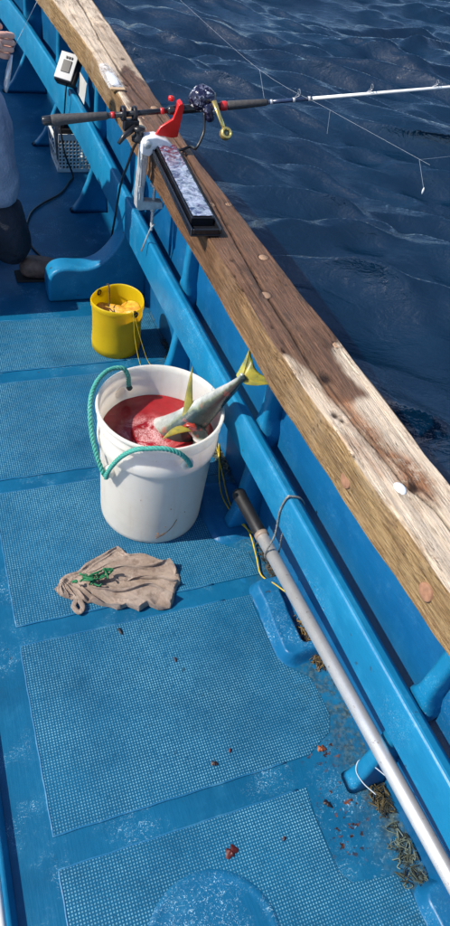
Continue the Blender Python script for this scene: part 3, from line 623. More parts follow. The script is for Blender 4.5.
fan(f1, [(0.614, 1.190, 0.568), (0.632, 1.203, 0.598), (0.648, 1.213, 0.625), (0.648, 1.196, 0.606), (0.650, 1.182, 0.594), (0.668, 1.163, 0.584), (0.700, 1.138, 0.566), (0.666, 1.146, 0.566), (0.630, 1.158, 0.562)], (0.620, 1.172, 0.566), 'tail_fin')
f2 = thing('fish', 'second fish mostly sunk in the bloody water, only its yellow forked tail out', 'fish', 'fish in the white bucket')
body(f2, [(0.560, 1.235, 0.235), (0.572, 1.234, 0.275), (0.572, 1.234, 0.310), (0.565, 1.238, 0.335), (0.548, 1.246, 0.350), (0.538, 1.250, 0.356), (0.536, 1.251, 0.357)], [0.034, 0.030, 0.024, 0.018, 0.013, 0.009, 0.0005], [0.038, 0.033, 0.027, 0.021, 0.016, 0.011, 0.0005], (0.2, -0.3, -0.9))
lobe(f2, (0.556, 1.256, 0.352), (0.522, 1.258, 0.344), (0.566, 1.352, 0.476), (-0.010, 0.0, -0.020), name='tail_fin_lobe', th=0.004)
lobe(f2, (0.546, 1.236, 0.352), (0.524, 1.262, 0.350), (0.462, 1.236, 0.336), (0.0, 0.008, 0.016), name='tail_fin_lobe', th=0.004)
BR = simple('raw_red', (0.30, 0.035, 0.02), 0.3, 0.5, 70)
g = G(); g.tube([(0.565, 1.240, 0.352), (0.548, 1.246, 0.362), (0.533, 1.254, 0.360), (0.524, 1.258, 0.352)], [0.004, 0.008, 0.008, 0.004], 10, flat=0.6); g.build('torn_flesh', BR, f2, smooth=True)

# ------------------------------------------------------------------ yellow bait bucket
def build_yellow():
    cx, cy = 0.556, 2.085
    b = thing('yellow_bucket', 'small yellow soft-sided bait bucket with a cord handle beside the rail', 'bucket')
    t = NT('yellow_vinyl'); n = t.noise(12, 4)
    c = t.mix(t.step(n, 0.3, 0.7), (0.72, 0.54, 0.008), (0.88, 0.70, 0.015)); c = t.mix(t.math('MULTIPLY', t.step(t.noise(35, 4, 0.7), 0.6, 0.72), 0.4), c, (0.36, 0.24, 0.02))
    YM = t.fin(c, 0.42, t.bump(n, 0.3, 0.004), Subsurface_Weight=0.25, Subsurface_Scale=0.015, Subsurface_Radius=(1, 0.8, 0.1))
    tl = t.n('BsdfTranslucent', {'Color': (1.0, 0.76, 0.03)}); ms = t.n('MixShader', {0: 0.5}); t.t.links.new(t.b.outputs[0], ms.inputs[1]); t.t.links.new(tl.outputs[0], ms.inputs[2]); t.t.links.new(ms.outputs[0], t.out.inputs[0])
    zs = [0.0, 0.004, 0.03, 0.07, 0.11, 0.145, 0.176, 0.179, 0.182, 0.197, 0.200, 0.200, 0.196, 0.180, 0.10, 0.01, 0.008]
    rs = [0.080, 0.0885, 0.0895, 0.0875, 0.0875, 0.089, 0.0905, 0.0915, 0.0930, 0.0935, 0.0925, 0.0905, 0.0895, 0.0890, 0.086, 0.085, 0.0001]
    n = 72; co = []
    for r_, z in [(0.0001, 0.0)] + list(zip(rs, zs)):
        for k in range(n):
            a = 2 * math.pi * k / n; w = 1 + (0.018 * math.sin(2 * a + 0.5) + 0.010 * math.sin(3 * a + z * 20) + 0.006 * math.sin(7 * a + z * 60)) * min(1, z / 0.05)
            co.append((cx + r_ * w * math.cos(a), cy + r_ * w * math.sin(a), z + 0.004 * math.sin(2 * a) * (z > 0.1)))
    npmesh('shell', co, gridfaces(len(co) // n, n, True), YM, b)
    # bait slurry inside
    t = NT('orange_bait'); c = t.mix(t.step(t.noise(40, 4), 0.35, 0.65), (0.45, 0.20, 0.02), (0.75, 0.42, 0.04))
    BM = t.fin(c, 0.45, t.bump(t.noise(70, 4), 0.8, 0.006))
    rad = np.linspace(0.001, 0.086, 30); th = np.linspace(0, 2 * np.pi, 60, endpoint=False); RR, TT = np.meshgrid(rad, th, indexing='ij'); X = RR * np.cos(TT); Y = RR * np.sin(TT)
    npmesh('bait', np.stack([X + cx, Y + cy, 0.135 + 0.018 * vnoise(X * 40, Y * 40, 71) + 0.16 * X], -1).reshape(-1, 3), gridfaces(30, 60, True), BM, b)
    # grommets and dark cord handle
    DM = simple('grommet', (0.05, 0.035, 0.02), 0.4); 
    for a in (125, -62):
        x, y = cx + 0.0895 * math.cos(R(a)), cy + 0.0895 * math.sin(R(a)); rot = Vector((math.cos(R(a)), math.sin(R(a)), 0)).to_track_quat('Z', 'Y').to_matrix()
        G().lathe([(0.005, -0.005), (0.011, -0.005), (0.011, 0.006), (0.005, 0.006)], 18, (x, y, 0.184), rot).build('grommet', DM, b, smooth=True)
    CM = simple('dark_cord', (0.035, 0.022, 0.015), 0.7)
    G().tube(smooth_path([(cx - 0.02, cy + 0.088, 0.203), (cx - 0.015, cy + 0.072, 0.21), (cx - 0.018, cy + 0.04, 0.165), (cx - 0.025, cy + 0.01, 0.155), (cx + 0.0, cy - 0.045, 0.160), (cx + 0.030, cy - 0.07, 0.185), (cx + 0.042, cy - 0.083, 0.200)], 6), 0.0022, 6).build('handle_cord', CM, b, smooth=True)
    YC = simple('yellow_cord', (0.62, 0.42, 0.02), 0.6)
    g = G()
    g.tube(smooth_path([(cx - 0.04, cy + 0.01, 0.165), (cx + 0.0, cy - 0.03, 0.172), (cx + 0.028, cy - 0.087, 0.206), (cx + 0.032, cy - 0.10, 0.19), (cx + 0.04, cy - 0.107, 0.10), (cx + 0.055, cy - 0.15, 0.012), (cx + 0.07, cy - 0.24, 0.008)], 6), 0.0013, 5)
    g.tube(smooth_path([(cx + 0.028, cy - 0.087, 0.206), (cx + 0.035, cy - 0.10, 0.19), (cx + 0.065, cy - 0.12, 0.08), (cx + 0.09, cy - 0.14, 0.011), (cx + 0.12, cy - 0.22, 0.008)], 6), 0.0013, 5)
    g.build('cord', YC, b, smooth=True)
build_yellow()

# ------------------------------------------------------------------ rag
def build_rag():
    out = [(0.150, 1.075), (0.175, 1.100), (0.225, 1.125), (0.280, 1.150), (0.335, 1.172), (0.352, 1.160), (0.372, 1.135), (0.420, 1.120), (0.462, 1.090), (0.482, 1.050), (0.478, 1.010), (0.455, 0.985), (0.440, 0.955), (0.425, 0.940), (0.395, 0.945), (0.372, 0.965), (0.345, 0.955), (0.320, 0.975), (0.290, 0.970), (0.262, 0.990), (0.235, 1.005), (0.205, 1.012), (0.192, 1.030), (0.160, 1.045)]
    c = np.array([0.33, 1.055]); o = np.array(out); o = np.concatenate([o, o[:1]])
    nt, nr = 420, 150
    L = np.concatenate([[0], np.cumsum(np.hypot(*np.diff(o, axis=0).T))]); s = np.linspace(0, L[-1], nt, endpoint=False); bx = np.interp(s, L, o[:, 0]); by = np.interp(s, L, o[:, 1])
    r_ = np.linspace(0.01, 1, nr) ** 0.85
    X = c[0] + np.outer(r_, bx - c[0]); Y = c[1] + np.outer(r_, by - c[1]); E_ = np.repeat(r_[:, None], nt, 1)
    # folds fan out from the point where the cloth is gathered by the green rope
    gx, gy = 0.165, 1.105; th = np.arctan2(Y - gy, X - gx); r = np.hypot(X - gx, Y - gy)
    th = th + 0.10 * vnoise(X * 16, Y * 16, 81) + 0.05 * vnoise(X * 40, Y * 40, 83)
    env = np.clip((1.115 + 0.10 * (X - 0.3) - Y) / 0.05 + 0.35, 0.30, 1)
    def folds(nf, ph, amp, sh):
        p = nf * th + ph; A = amp * np.clip(r / 0.18, 0.25, 1.3) * env
        return A * (1 - np.abs(np.cos(p / 2)) ** 1.3), A * sh * np.sin(p)
    h1, s1 = folds(31, 0.5, 0.016, 0.5); h2, s2 = folds(67, 2.0 + 3 * r / 0.1, 0.006, 0.4)
    q = r * 85 + 5 * th + 2.4 * vnoise(X * 20, Y * 20, 84); h3 = 0.009 * env * np.abs(np.sin(q / 2)) * (vnoise(X * 14, Y * 14, 88) > 0.0) * np.clip(vnoise(X * 14, Y * 14, 88) * 3, 0, 1)
    tx, ty = -np.sin(th), np.cos(th)
    bulge = np.exp(-(((X - 0.39) / 0.06) ** 2 + ((Y - 1.00) / 0.04) ** 2)) * 0.014 + np.exp(-(((X - 0.24) / 0.05) ** 2 + ((Y - 1.04) / 0.03) ** 2)) * 0.012
    edge = np.clip((1 - E_) / 0.05, 0, 1) ** 0.5
    # turned-over hem along the upper edge
    hem = 0.007 * np.exp(-((E_ - 0.93) / 0.035) ** 2) * (Y > 1.04) + 0.003 * np.exp(-((E_ - 0.84) / 0.02) ** 2) * (Y > 1.06)
    Z = 0.0035 + (h1 + h2 + h3 + bulge) * (0.10 + 0.90 * edge) * np.clip(E_ * 6, 0.3, 1) + hem * edge
    k = 1 - 0.7 * E_ ** 6
    Xs = X + (s1 + s2) * tx * k + 0.004 * vnoise(X * 60, Y * 60, 86) * E_; Ys_ = Y + (s1 + s2) * ty * k + 0.004 * vnoise(X * 60, Y * 60, 87) * E_
    ring = np.stack([Xs[-1], Ys_[-1], np.full(nt, 0.0042)], -1)[None]
    co = np.concatenate([np.stack([Xs, Ys_, Z], -1), ring]).reshape(-1, 3)
    t = NT('soiled_knit'); v = t.mapv(rot=(0, 0, R(24)))
    c_ = t.mix(t.step(t.noise(16, 5, 0.65), 0.32, 0.66), (0.33, 0.235, 0.175), (0.70, 0.555, 0.45)); c_ = t.mix(t.math('MULTIPLY', t.step(t.noise(38, 4, 0.7), 0.52, 0.68), 0.6), c_, (0.16, 0.09, 0.06))
    wv = t.n('TexWave', {0: v, 'Scale': 120, 'Distortion': 2.5, 'Detail': 3}).outputs['Fac']; c_ = t.mix(t.math('MULTIPLY', wv, 0.45), c_, (0.20, 0.13, 0.09))
    RAG = t.fin(c_, 0.95, t.bump(t.math('ADD', t.math('ADD', wv, t.noise(260, 3)), t.math('MULTIPLY', t.noise(34, 4, 0.6, dist=1.2), 1.5)), 0.9, 0.003), Sheen_Weight=0.2)
    rg = thing('rag', 'crumpled beige knitted rag lying on the deck in front of the white bucket', 'cloth')
    npmesh('cloth', co, gridfaces(nr + 1, nt, True), RAG, rg)
    g = G(); g.tube(smooth_path([(0.196, 1.022, 0.012), (0.186, 1.004, 0.012), (0.196, 0.985, 0.010), (0.208, 0.996, 0.012), (0.204, 1.018, 0.014)], 6), 0.007, 7, flat=0.5); g.build('loose_corner', RAG, rg, smooth=True)
    # green netting scrap tangled into it
    gn = thing('green_rope_scrap', 'frayed scrap of green rope caught in the beige rag', 'rope')
    GM = simple('green_net', (0.008, 0.14, 0.05), 0.6, 0.5, 120)
    rr = random.Random(5); g = G()
    for k in range(11):
        a = rr.random(); x0 = 0.205 + 0.085 * a; y0 = 1.060 + 0.012 * rr.uniform(-1, 1); z0 = 0.034 + 0.008 * rr.random()
        pth = [(x0 + rr.uniform(-0.018, 0.018), y0 + rr.uniform(-0.012, 0.012), z0 + rr.uniform(-0.006, 0.008)) for _ in range(4)]; g.tube(smooth_path(pth, 4), 0.0027, 5)
    g.build('rope_strands', GM, gn, smooth=True)
build_rag()

# ------------------------------------------------------------------ gaff pole and its tie
def build_pole():
    p = thing('gaff_pole', 'long silver aluminium pole with black grip lying under the blue rail', 'pole')
    A = Vector((0.655, 1.130, 0.205)); B = Vector((0.697, 0.140, 0.235)); d = (B - A).normalized(); end = B + d * 0.75; gr = A + d * 0.155
    t = NT('aluminium'); c = t.mix(t.step(t.noise(20, 4, 0.7), 0.4, 0.7), (0.80, 0.79, 0.76), (0.92, 0.91, 0.89)); c = t.mix(t.math('MULTIPLY', t.step(t.noise(90, 3), 0.66, 0.72), 0.5), c, (0.35, 0.22, 0.12))
    AL = t.fin(c, 0.36, t.bump(t.noise(200, 2), 0.08, 0.001), Metallic=0.72)
    BK = simple('black_rubber', (0.012, 0.012, 0.013), 0.45, 0.3, 40, 0.2)
    G().tube([gr - d * 0.002, end], 0.0165, 28).build('tube', AL, p, smooth=True)
    G().tube([A, A + d * 0.006, A + d * 0.012, A + d * 0.03, A + d * 0.10, gr - d * 0.004, gr], [0.014, 0.0185, 0.0195, 0.0180, 0.0175, 0.0175, 0.0168], 24).build('grip', BK, p, smooth=True)
    G().tube([gr - d * 0.001, gr + d * 0.012], 0.0185, 24).build('collar', simple('collar_rust', (0.28, 0.22, 0.17), 0.5), p, smooth=True)
    # wire tie from the rail
    w = thing('wire_tie', 'twisted grey wire looped round the blue rail holding the pole', 'wire')
    WM = simple('galvanised', (0.30, 0.29, 0.26), 0.5, 0.3, 80, Metallic=0.4)
    q = A + d * 0.215; yr = 0.915
    x = xr(yr)
    base = [(q.x + 0.017, q.y - 0.012, q.z - 0.010), (q.x, q.y - 0.012, q.z - 0.0185), (q.x - 0.0185, q.y - 0.006, q.z), (x - 0.006, q.y - 0.004, 0.285), (x - 0.004, yr + 0.008, 0.36), (x - 0.002, yr, 0.417), (x + 0.009, yr - 0.001, 0.4205), (x + 0.034, yr - 0.003, 0.409), (x + 0.051, yr - 0.004, 0.375), (x + 0.052, yr, 0.31), (q.x + 0.020, q.y, 0.29), (q.x + 0.019, q.y - 0.008, q.z + 0.004)]
    rope(base, 'tie', 0.0027, WM, w, 0.016, 10)
    w2 = thing('wire_tie', 'grey wire loop further back along the blue rail, under the pole end', 'wire')
    q2 = B + d * 0.35; x2 = xr(q2.y)
    g = G(); g.tube(smooth_path([(q2.x + 0.019, q2.y, q2.z), (q2.x, q2.y, q2.z - 0.019), (q2.x - 0.019, q2.y, q2.z), (x2 - 0.004, q2.y, 0.35), (x2 + 0.009, q2.y, 0.421), (x2 + 0.051, q2.y, 0.37), (x2 + 0.05, q2.y, 0.29), (q2.x + 0.019, q2.y, q2.z)], 6), 0.0018, 6); g.build('tie', WM, w2, smooth=True)
build_pole()

# ------------------------------------------------------------------ yellow line tangle beside the rail
def cordthing(label, path, mat, r=0.0018, n=8, cat='cord', name='cord', group=None):
    o = G().tube(smooth_path(path, n), r, 6).build(name, mat, None, smooth=True); return tag(o, label, cat, group)
YL = simple('yellow_line', (0.50, 0.36, 0.03), 0.55, 0.3, 60)
cordthing('thin yellow line snaking from behind the bucket to the pole grip', [(0.786, 1.60, 0.012), (0.762, 1.513, 0.012), (0.735, 1.43, 0.016), (0.706, 1.345, 0.014), (0.690, 1.27, 0.018), (0.697, 1.203, 0.018), (0.720, 1.14, 0.016), (0.751, 1.094, 0.014), (0.775, 1.04, 0.012)], YL, 0.0022)
cordthing('second yellow line looping under the silver pole onto the raised pad', [(0.765, 1.60, 0.012), (0.745, 1.48, 0.012), (0.722, 1.36, 0.016), (0.704, 1.25, 0.016), (0.712, 1.18, 0.018), (0.722, 1.12, 0.016), (0.712, 1.04, 0.012), (0.702, 0.978, 0.012), (0.718, 0.925, 0.036), (0.742, 0.887, 0.036), (0.775, 0.865, 0.02), (0.795, 0.90, 0.012), (0.79, 0.98, 0.012)], YL, 0.0022)
# dirt and fibres in the waterway
def debris(label, cx, cy, rx, ry, n, cols, seed, h=0.012):
    r = random.Random(seed); th = thing('net_scrap', label, 'debris')
    for ci, col in enumerate(cols):
        g = G()
        for k in range(n):
            a = r.uniform(0, 6.28); q = r.random() ** 0.6; x, y = cx + rx * q * math.cos(a), cy + ry * q * math.sin(a)
            pth = [(min(0.765, x + r.uniform(-0.014, 0.014)), y + r.uniform(-0.014, 0.014), 0.003 + r.random() * h) for _ in range(5)]
            g.tube(smooth_path(pth, 3), r.uniform(0.0006, 0.0013), 4)
        stuff(g.build('fibres', simple('fibre_%s' % 'abc'[ci], col, 0.9, 0.3, 60), th))
debris('grey green tangle of net fibres on the deck under the near end of the pole', 0.748, 0.225, 0.045, 0.065, 16, [(0.13, 0.16, 0.12), (0.015, 0.02, 0.015), (0.05, 0.06, 0.04)], 3, 0.008)
debris('dark clump of fibres behind the small post foot near the pole', 0.745, 0.345, 0.025, 0.035, 22, [(0.02, 0.022, 0.015), (0.09, 0.07, 0.03)], 4)
debris('brownish straw-like fibres lodged under the blue rail beside the raised pad', 0.755, 0.745, 0.020, 0.080, 34, [(0.20, 0.13, 0.04), (0.05, 0.035, 0.02)], 5)
debris('dark speckled fibres lodged under the rail near the pole grip', 0.755, 1.02, 0.022, 0.09, 60, [(0.12, 0.09, 0.05), (0.03, 0.03, 0.025)], 6)
debris('dirt and line scraps in the waterway right of the white bucket', 0.750, 1.50, 0.022, 0.12, 70, [(0.16, 0.17, 0.12), (0.03, 0.035, 0.03)], 8)
debris('dirt and line scraps in the waterway right of the yellow bucket', 0.745, 1.98, 0.022, 0.13, 50, [(0.06, 0.08, 0.07), (0.02, 0.03, 0.03)], 9)
# bits of fish and blood on the nonskid
def scrap(label, x, y, r_, col, seed, cat='scrap', name='fish_scrap'):
    r = np.random.default_rng(seed); n = 16; rad = np.linspace(0.02, 1, 6); th = np.linspace(0, 2 * np.pi, n, endpoint=False); k = 1 + 0.4 * np.sin(th * 2 + seed) + 0.25 * np.sin(th * 5 + seed * 2)
    co = [(x + q * r_ * k[j] * math.cos(a) * (1.0), y + q * r_ * k[j] * math.sin(a) * 1.3, 0.0045 + 0.0035 * (1 - q ** 2) * (1 + 0.4 * math.sin(a * 3)) ) for q in rad for j, a in enumerate(th)]
    o = npmesh(name, co, gridfaces(6, n, True), simple('scrap_%d' % seed, col, 0.5, 0.5, 120, 0.6), None); return tag(o, label, cat)
scrap('dark red clot of blood above the round hatch', 0.383, 0.345, 0.0105, (0.07, 0.006, 0.004), 1, 'blood clot', 'blood_clot')
scrap('small dark fish scrap just above the near blue stripe, centre', 0.408, 0.527, 0.0055, (0.04, 0.018, 0.015), 2)
scrap('dark scrap in the corner of the nearest textured panel', 0.622, 0.372, 0.0065, (0.015, 0.008, 0.01), 3)
scrap('small black speck beside the smooth stripe below the rag', 0.285, 0.909, 0.0060, (0.01, 0.012, 0.018), 4)
scrap('tiny brown speck in the middle of the large textured panel', 0.397, 0.797, 0.0035, (0.08, 0.03, 0.02), 5)
scrap('small reddish scrap right of the dark fish scrap', 0.452, 0.545, 0.0030, (0.12, 0.02, 0.015), 6)
scrap('faint brown crumb right of the blood clot', 0.500, 0.335, 0.0035, (0.05, 0.02, 0.02), 7)
scrap('round orange rust blister beside the near post foot', 0.662, 0.488, 0.0075, (0.22, 0.06, 0.018), 8, 'rust', 'rust_blister')
# frayed white monofilament caught on the near post foot
MONO = simple('monofilament', (0.45, 0.50, 0.54), 0.25, 0.05)
cordthing('white line end hooked round the near post foot', [(0.716, 0.345, 0.055), (0.700, 0.375, 0.055), (0.694, 0.402, 0.060), (0.704, 0.417, 0.075), (0.712, 0.40, 0.10), (0.716, 0.33, 0.16), (0.716, 0.26, 0.215)], MONO, 0.0013, cat='fishing line', name='fishing_line')
exec_parts = None

# ------------------------------------------------------------------ rod holder clamp
def build_clamp():
    h = thing('rod_holder_clamp', 'silver C-clamp rod holder with red lever gripping the timber', 'rod holder')
    AL = simple('cast_aluminium', (0.52, 0.53, 0.52), 0.35, 0.2, 60, 0.2, Metallic=0.35)
    WH = simple('white_nylon', (0.74, 0.75, 0.76), 0.3, 0.1, 30)
    BK = simple('black_nylon', (0.015, 0.015, 0.017), 0.35, 0.3)
    RD = simple('red_anodised', (0.62, 0.015, 0.012), 0.25, 0.2, 20)
    y0 = 2.06
    # frame: vertical bar with lightening holes plus jaws
    G().prism([(0.592, 0.555), (0.590, 0.600), (0.598, 0.745), (0.622, 0.752), (0.622, 0.700), (0.615, 0.600), (0.616, 0.577), (0.678, 0.572), (0.682, 0.548), (0.600, 0.545)], y0 - 0.015, y0 + 0.015, 'y').build('frame', AL, h, bevel=0.004)
    g = G()
    for s in (-1, 1): g.box((0.602, y0 + s * 0.0135, 0.655), (0.006, 0.006, 0.15))
    g.box((0.6035, y0, 0.615), (0.014, 0.034, 0.02)); g.box((0.6045, y0, 0.70), (0.014, 0.034, 0.02)); g.build('bar_rib', AL, h, bevel=0.002)
    # white curved top jaw lying on the beam
    pts = [(0.596, 0.728), (0.596, 0.760), (0.610, 0.775), (0.640, 0.778), (0.672, 0.768), (0.695, 0.748), (0.704, 0.726), (0.692, 0.728), (0.668, 0.742), (0.640, 0.745), (0.622, 0.7215), (0.618, 0.7215)]
    G().prism(pts[::-1], y0 - 0.028, y0 + 0.018, 'y').build('top_jaw', WH, h, bevel=0.006, seg=3)
    rot = Matrix.Rotation(R(90), 3, 'X')
    G().lathe([(0.0001, 0.003), (0.010, 0.003), (0.011, 0), (0.011, -0.05), (0.0001, -0.05)], 20, (0.611, y0 - 0.032, 0.757), rot).build('pivot_bolt', AL, h, smooth=True)
    # clamping screw, swivel pad and T handle
    g = G(); g.tube([(0.652, y0, 0.470), (0.652, y0, 0.618)], 0.0048, 10)
    for k in range(26): g.lathe([(0.0048, -0.001), (0.0060, 0), (0.0048, 0.001)], 10, (0.652, y0, 0.485 + k * 0.0048))
    g.build('screw', AL, h)
    G().lathe([(0.0001, -0.006), (0.013, -0.006), (0.014, 0.004), (0.0001, 0.006)], 18, (0.652, y0, 0.622)).build('screw_pad', AL, h, smooth=True)
    G().tube([(0.655, y0 - 0.016, 0.498), (0.650, y0, 0.478), (0.642, y0 + 0.018, 0.428), (0.632, y0 + 0.03, 0.378)], 0.0028, 8).build('screw_handle', AL, h, smooth=True)
    G().lathe([(0.0001, -0.011), (0.010, -0.011), (0.011, 0.011), (0.0001, 0.011)], 14, (0.652, y0, 0.548)).build('screw_boss', AL, h, smooth=True)
    # swivel post and ring holding the rod
    yr_ = 2.100; xr_ = 0.575
    g = G(); g.lathe([(0.0001, 0.0), (0.020, 0.0), (0.021, 0.012), (0.013, 0.018), (0.013, 0.028), (0.018, 0.032), (0.018, 0.040), (0.0001, 0.042)], 20, (xr_ + 0.02, yr_ - 0.03, 0.752)); g.build('swivel', BK, h, smooth=True)
    rx = Matrix.Rotation(R(90), 3, 'Y')
    g = G()
    for dx in (-0.022, 0.012): g.lathe([(0.0125, -0.006), (0.0205, -0.006), (0.0215, 0), (0.0205, 0.006), (0.0125, 0.006)], 22, (xr_ + dx, 2.0995, 0.8185), rx)
    g.box((xr_ + 0.000, 2.0895, 0.790), (0.045, 0.022, 0.03)); g.build('rod_ring', BK, h, bevel=0.002)
    g = G(); g.tube([(0.585, 2.075, 0.79), (0.548, 2.06, 0.770), (0.530, 2.05, 0.752)], [0.009, 0.008, 0.005], 8); g.build('tension_knob', BK, h, smooth=True)
    # red lever: a triangular blade rising from the jaw to a hook over the rod
    L = [(0.640, 0.776), (0.655, 0.800), (0.690, 0.822), (0.704, 0.862), (0.716, 0.868), (0.722, 0.856), (0.716, 0.812), (0.710, 0.770), (0.690, 0.768)]
    G().prism(L[::-1], 2.052, 2.062, 'y').build('red_lever', RD, h, bevel=0.003)
    L2 = [(x + 0.001, z) for x, z in L[3:]] + [(0.702, 0.775)]
    G().prism(L2[::-1], 2.0625, 2.088, 'y').build('red_lever_back', RD, h, bevel=0.003)
    G().lathe([(0.0001, 0.008), (0.0075, 0.006), (0.009, 0), (0.0075, -0.006), (0.0001, -0.008)], 14, (0.690, 2.085, 0.868)).build('red_knob', RD, h, smooth=True)
build_clamp()

# ------------------------------------------------------------------ rod, reel in plastic bag
def build_rod():
    A = Vector((0.360, 2.117, 0.790)); B = Vector((1.592, 2.016, 0.950)); d = (B - A).normalized(); L = (B - A).length
    def at(s): return A + d * (s * L)
    rod = thing('fishing_rod', 'boat fishing rod in the clamp, dark grip and white tip over the sea', 'fishing rod')
    FO = simple('rod_grip', (0.055, 0.052, 0.052), 0.75, 0.3, 120, 0.5, 300)
    BKG = simple('rod_black', (0.014, 0.015, 0.018), 0.25, 0.3); RDG = simple('rod_red', (0.55, 0.03, 0.03), 0.3); WT = simple('rod_white', (0.80, 0.80, 0.78), 0.25, 0.04); GR = simple('rod_steel', (0.45, 0.46, 0.48), 0.25, 0.1, 30, Metallic=0.7)
    G().tube([at(-0.012), at(-0.008), at(0.0), at(0.03), at(0.07), at(0.118), at(0.122)], [0.009, 0.0145, 0.0155, 0.0140, 0.0125, 0.0105, 0.0080], 20).build('rear_grip', FO, rod, smooth=True)
    G().tube([at(-0.030), at(-0.027), at(-0.012), at(-0.008)], [0.010, 0.0125, 0.0135, 0.0130], 18).build('butt_cap', BKG, rod, smooth=True)
    G().tube([at(0.118), at(0.30)], 0.0078, 16).build('handle_shaft', BKG, rod, smooth=True)
    for s in (0.128, 0.155, 0.245): G().tube([at(s), at(s + 0.009)], 0.0090, 16).build('trim_ring', RDG, rod, smooth=True)
    G().tube([at(0.262), at(0.268), at(0.30), at(0.385), at(0.392)], [0.0085, 0.0125, 0.0125, 0.0120, 0.009], 18).build('reel_seat', BKG, rod, smooth=True)
    G().tube([at(0.390), at(0.393), at(0.406), at(0.409)], [0.010, 0.0135, 0.0135, 0.010], 18).build('seat_nut', RDG, rod, smooth=True)
    G().tube([at(0.407), at(0.413), at(0.46), at(0.505), at(0.511)], [0.0105, 0.0130, 0.0115, 0.0095, 0.007], 18).build('fore_grip', FO, rod, smooth=True)
    G().tube([at(0.509), at(0.625)], [0.0062, 0.0054], 14).build('blank_lower', simple('rod_blue', (0.03, 0.05, 0.11), 0.2, 0.3, 60), rod, smooth=True)
    for s in (0.517, 0.575, 0.615): G().tube([at(s), at(s + 0.006)], 0.0070, 14).build('whipping', simple('whip_silver', (0.5, 0.5, 0.5), 0.3), rod, smooth=True)
    G().tube([at(0.623), at(1.0), at(1.5), at(2.1)], [0.0052, 0.0044, 0.0032, 0.0015], 14).build('blank_tip', WT, rod, smooth=True)
    for s, r_ in ((0.588, 0.010), (0.78, 0.0085), (0.96, 0.007), (1.18, 0.006), (1.4, 0.005)):
        c = at(s) + Vector((0, 0, 0.011 + r_)); rot = d.to_track_quat('Z', 'Y').to_matrix()
        g = G(); g.lathe([(r_ * 0.75, -0.001), (r_, -0.001), (r_, 0.001), (r_ * 0.75, 0.001), (r_ * 0.75, -0.001)], 16, c, rot)
        for q in (-1, 1): g.tube([at(s - 0.012) + Vector((0, 0, 0.004)), c + Vector((0, q * r_ * 0.7, -r_ * 0.7))], 0.0009, 5)
        g.build('line_guide', GR, rod)
    # reel: body wrapped in a crinkled dark plastic bag, brass handle and round knob
    reel = thing('fishing_reel', 'boat reel wrapped in crinkled dark plastic with a gold handle', 'reel')
    c = at(0.340) + Vector((0.006, 0.0, 0.028))
    nu, nv = 34, 40; U, V = np.meshgrid(np.linspace(0.02, math.pi - 0.02, nu), np.linspace(0, 2 * math.pi, nv, endpoint=False), indexing='ij')
    nx, ny, nz = np.sin(U) * np.cos(V), np.sin(U) * np.sin(V), np.cos(U)
    def rn(s, f): return vnoise(nx * f + nz * 1.7 * f, ny * f - nz * f, s)
    D = 0.90 + 0.07 * rn(101, 2) + 0.12 * (1 - np.abs(rn(102, 3.5))) + 0.07 * (1 - np.abs(rn(103, 8)))
    co = np.stack([c.x + 0.040 * nx * D, c.y + 0.034 * ny * D, c.z + 0.034 * nz * D], -1).reshape(-1, 3)
    t = NT('plastic_bag'); v = t.n('TexVoronoi', {'Vector': t.obj(), 'Scale': 70}, feature='F1'); e = t.noise(38, 3, 0.6, dist=2)
    cc = t.mix(t.step(e, 0.52, 0.66), (0.010, 0.012, 0.038), (0.20, 0.21, 0.30)); cc = t.mix(t.step(t.noise(60, 3), 0.62, 0.65), cc, (0.72, 0.72, 0.76))  # white glints off the crinkles are painted into the bag colour
    npmesh('bagged_body', co, gridfaces(nu, nv, True), t.fin(cc, 0.12, t.bump(e, 0.5, 0.003)), reel, smooth=False)
    # knotted tail of the bag under the reel
    g = G(); g.tube(smooth_path([c + Vector((0.010, -0.025, -0.01)), c + Vector((0.015, -0.036, -0.03)), c + Vector((0.018, -0.034, -0.052))], 4), [0.018] * 4 + [0.014] * 4 + [0.008], 10); g.build('bag_knot', t.m, reel, smooth=True)
    GD = simple('gold', (0.68, 0.52, 0.18), 0.25, 0.15, 60, 0.1, Metallic=0.75)
    h0 = c + Vector((0.020, -0.044, 0.008)); h1 = c + Vector((0.043, -0.100, -0.052))
    g = G(); dd = (h1 - h0); dn = dd.normalized(); sd = dn.cross(Vector((0.35, -0.8, 0.5))).normalized(); g.tube([h0, h0.lerp(h1, 0.5), h1], [0.009, 0.0070, 0.0075], 10, flat=0.6); g.build('handle_arm', GD, reel, smooth=True)
    rot = Vector((0.05, -0.75, 0.62)).to_track_quat('Z', 'Y').to_matrix(); k0 = h1 + Vector((0.002, -0.006, -0.008))
    G().lathe([(0.0001, -0.012), (0.014, -0.012), (0.0175, -0.006), (0.0185, 0.002), (0.0165, 0.010), (0.012, 0.013), (0.0095, 0.011), (0.009, 0.004)], 28, k0, rot).build('knob', GD, reel, smooth=True)
    G().lathe([(0.0092, 0.0045), (0.006, 0.008), (0.0001, 0.009)], 18, k0, rot).build('knob_cap', simple('knob_teal', (0.10, 0.13, 0.10), 0.3), reel, smooth=True)
    # power cable drooping from the reel back behind the clamp
    CB = simple('black_cable', (0.010, 0.010, 0.011), 0.35)
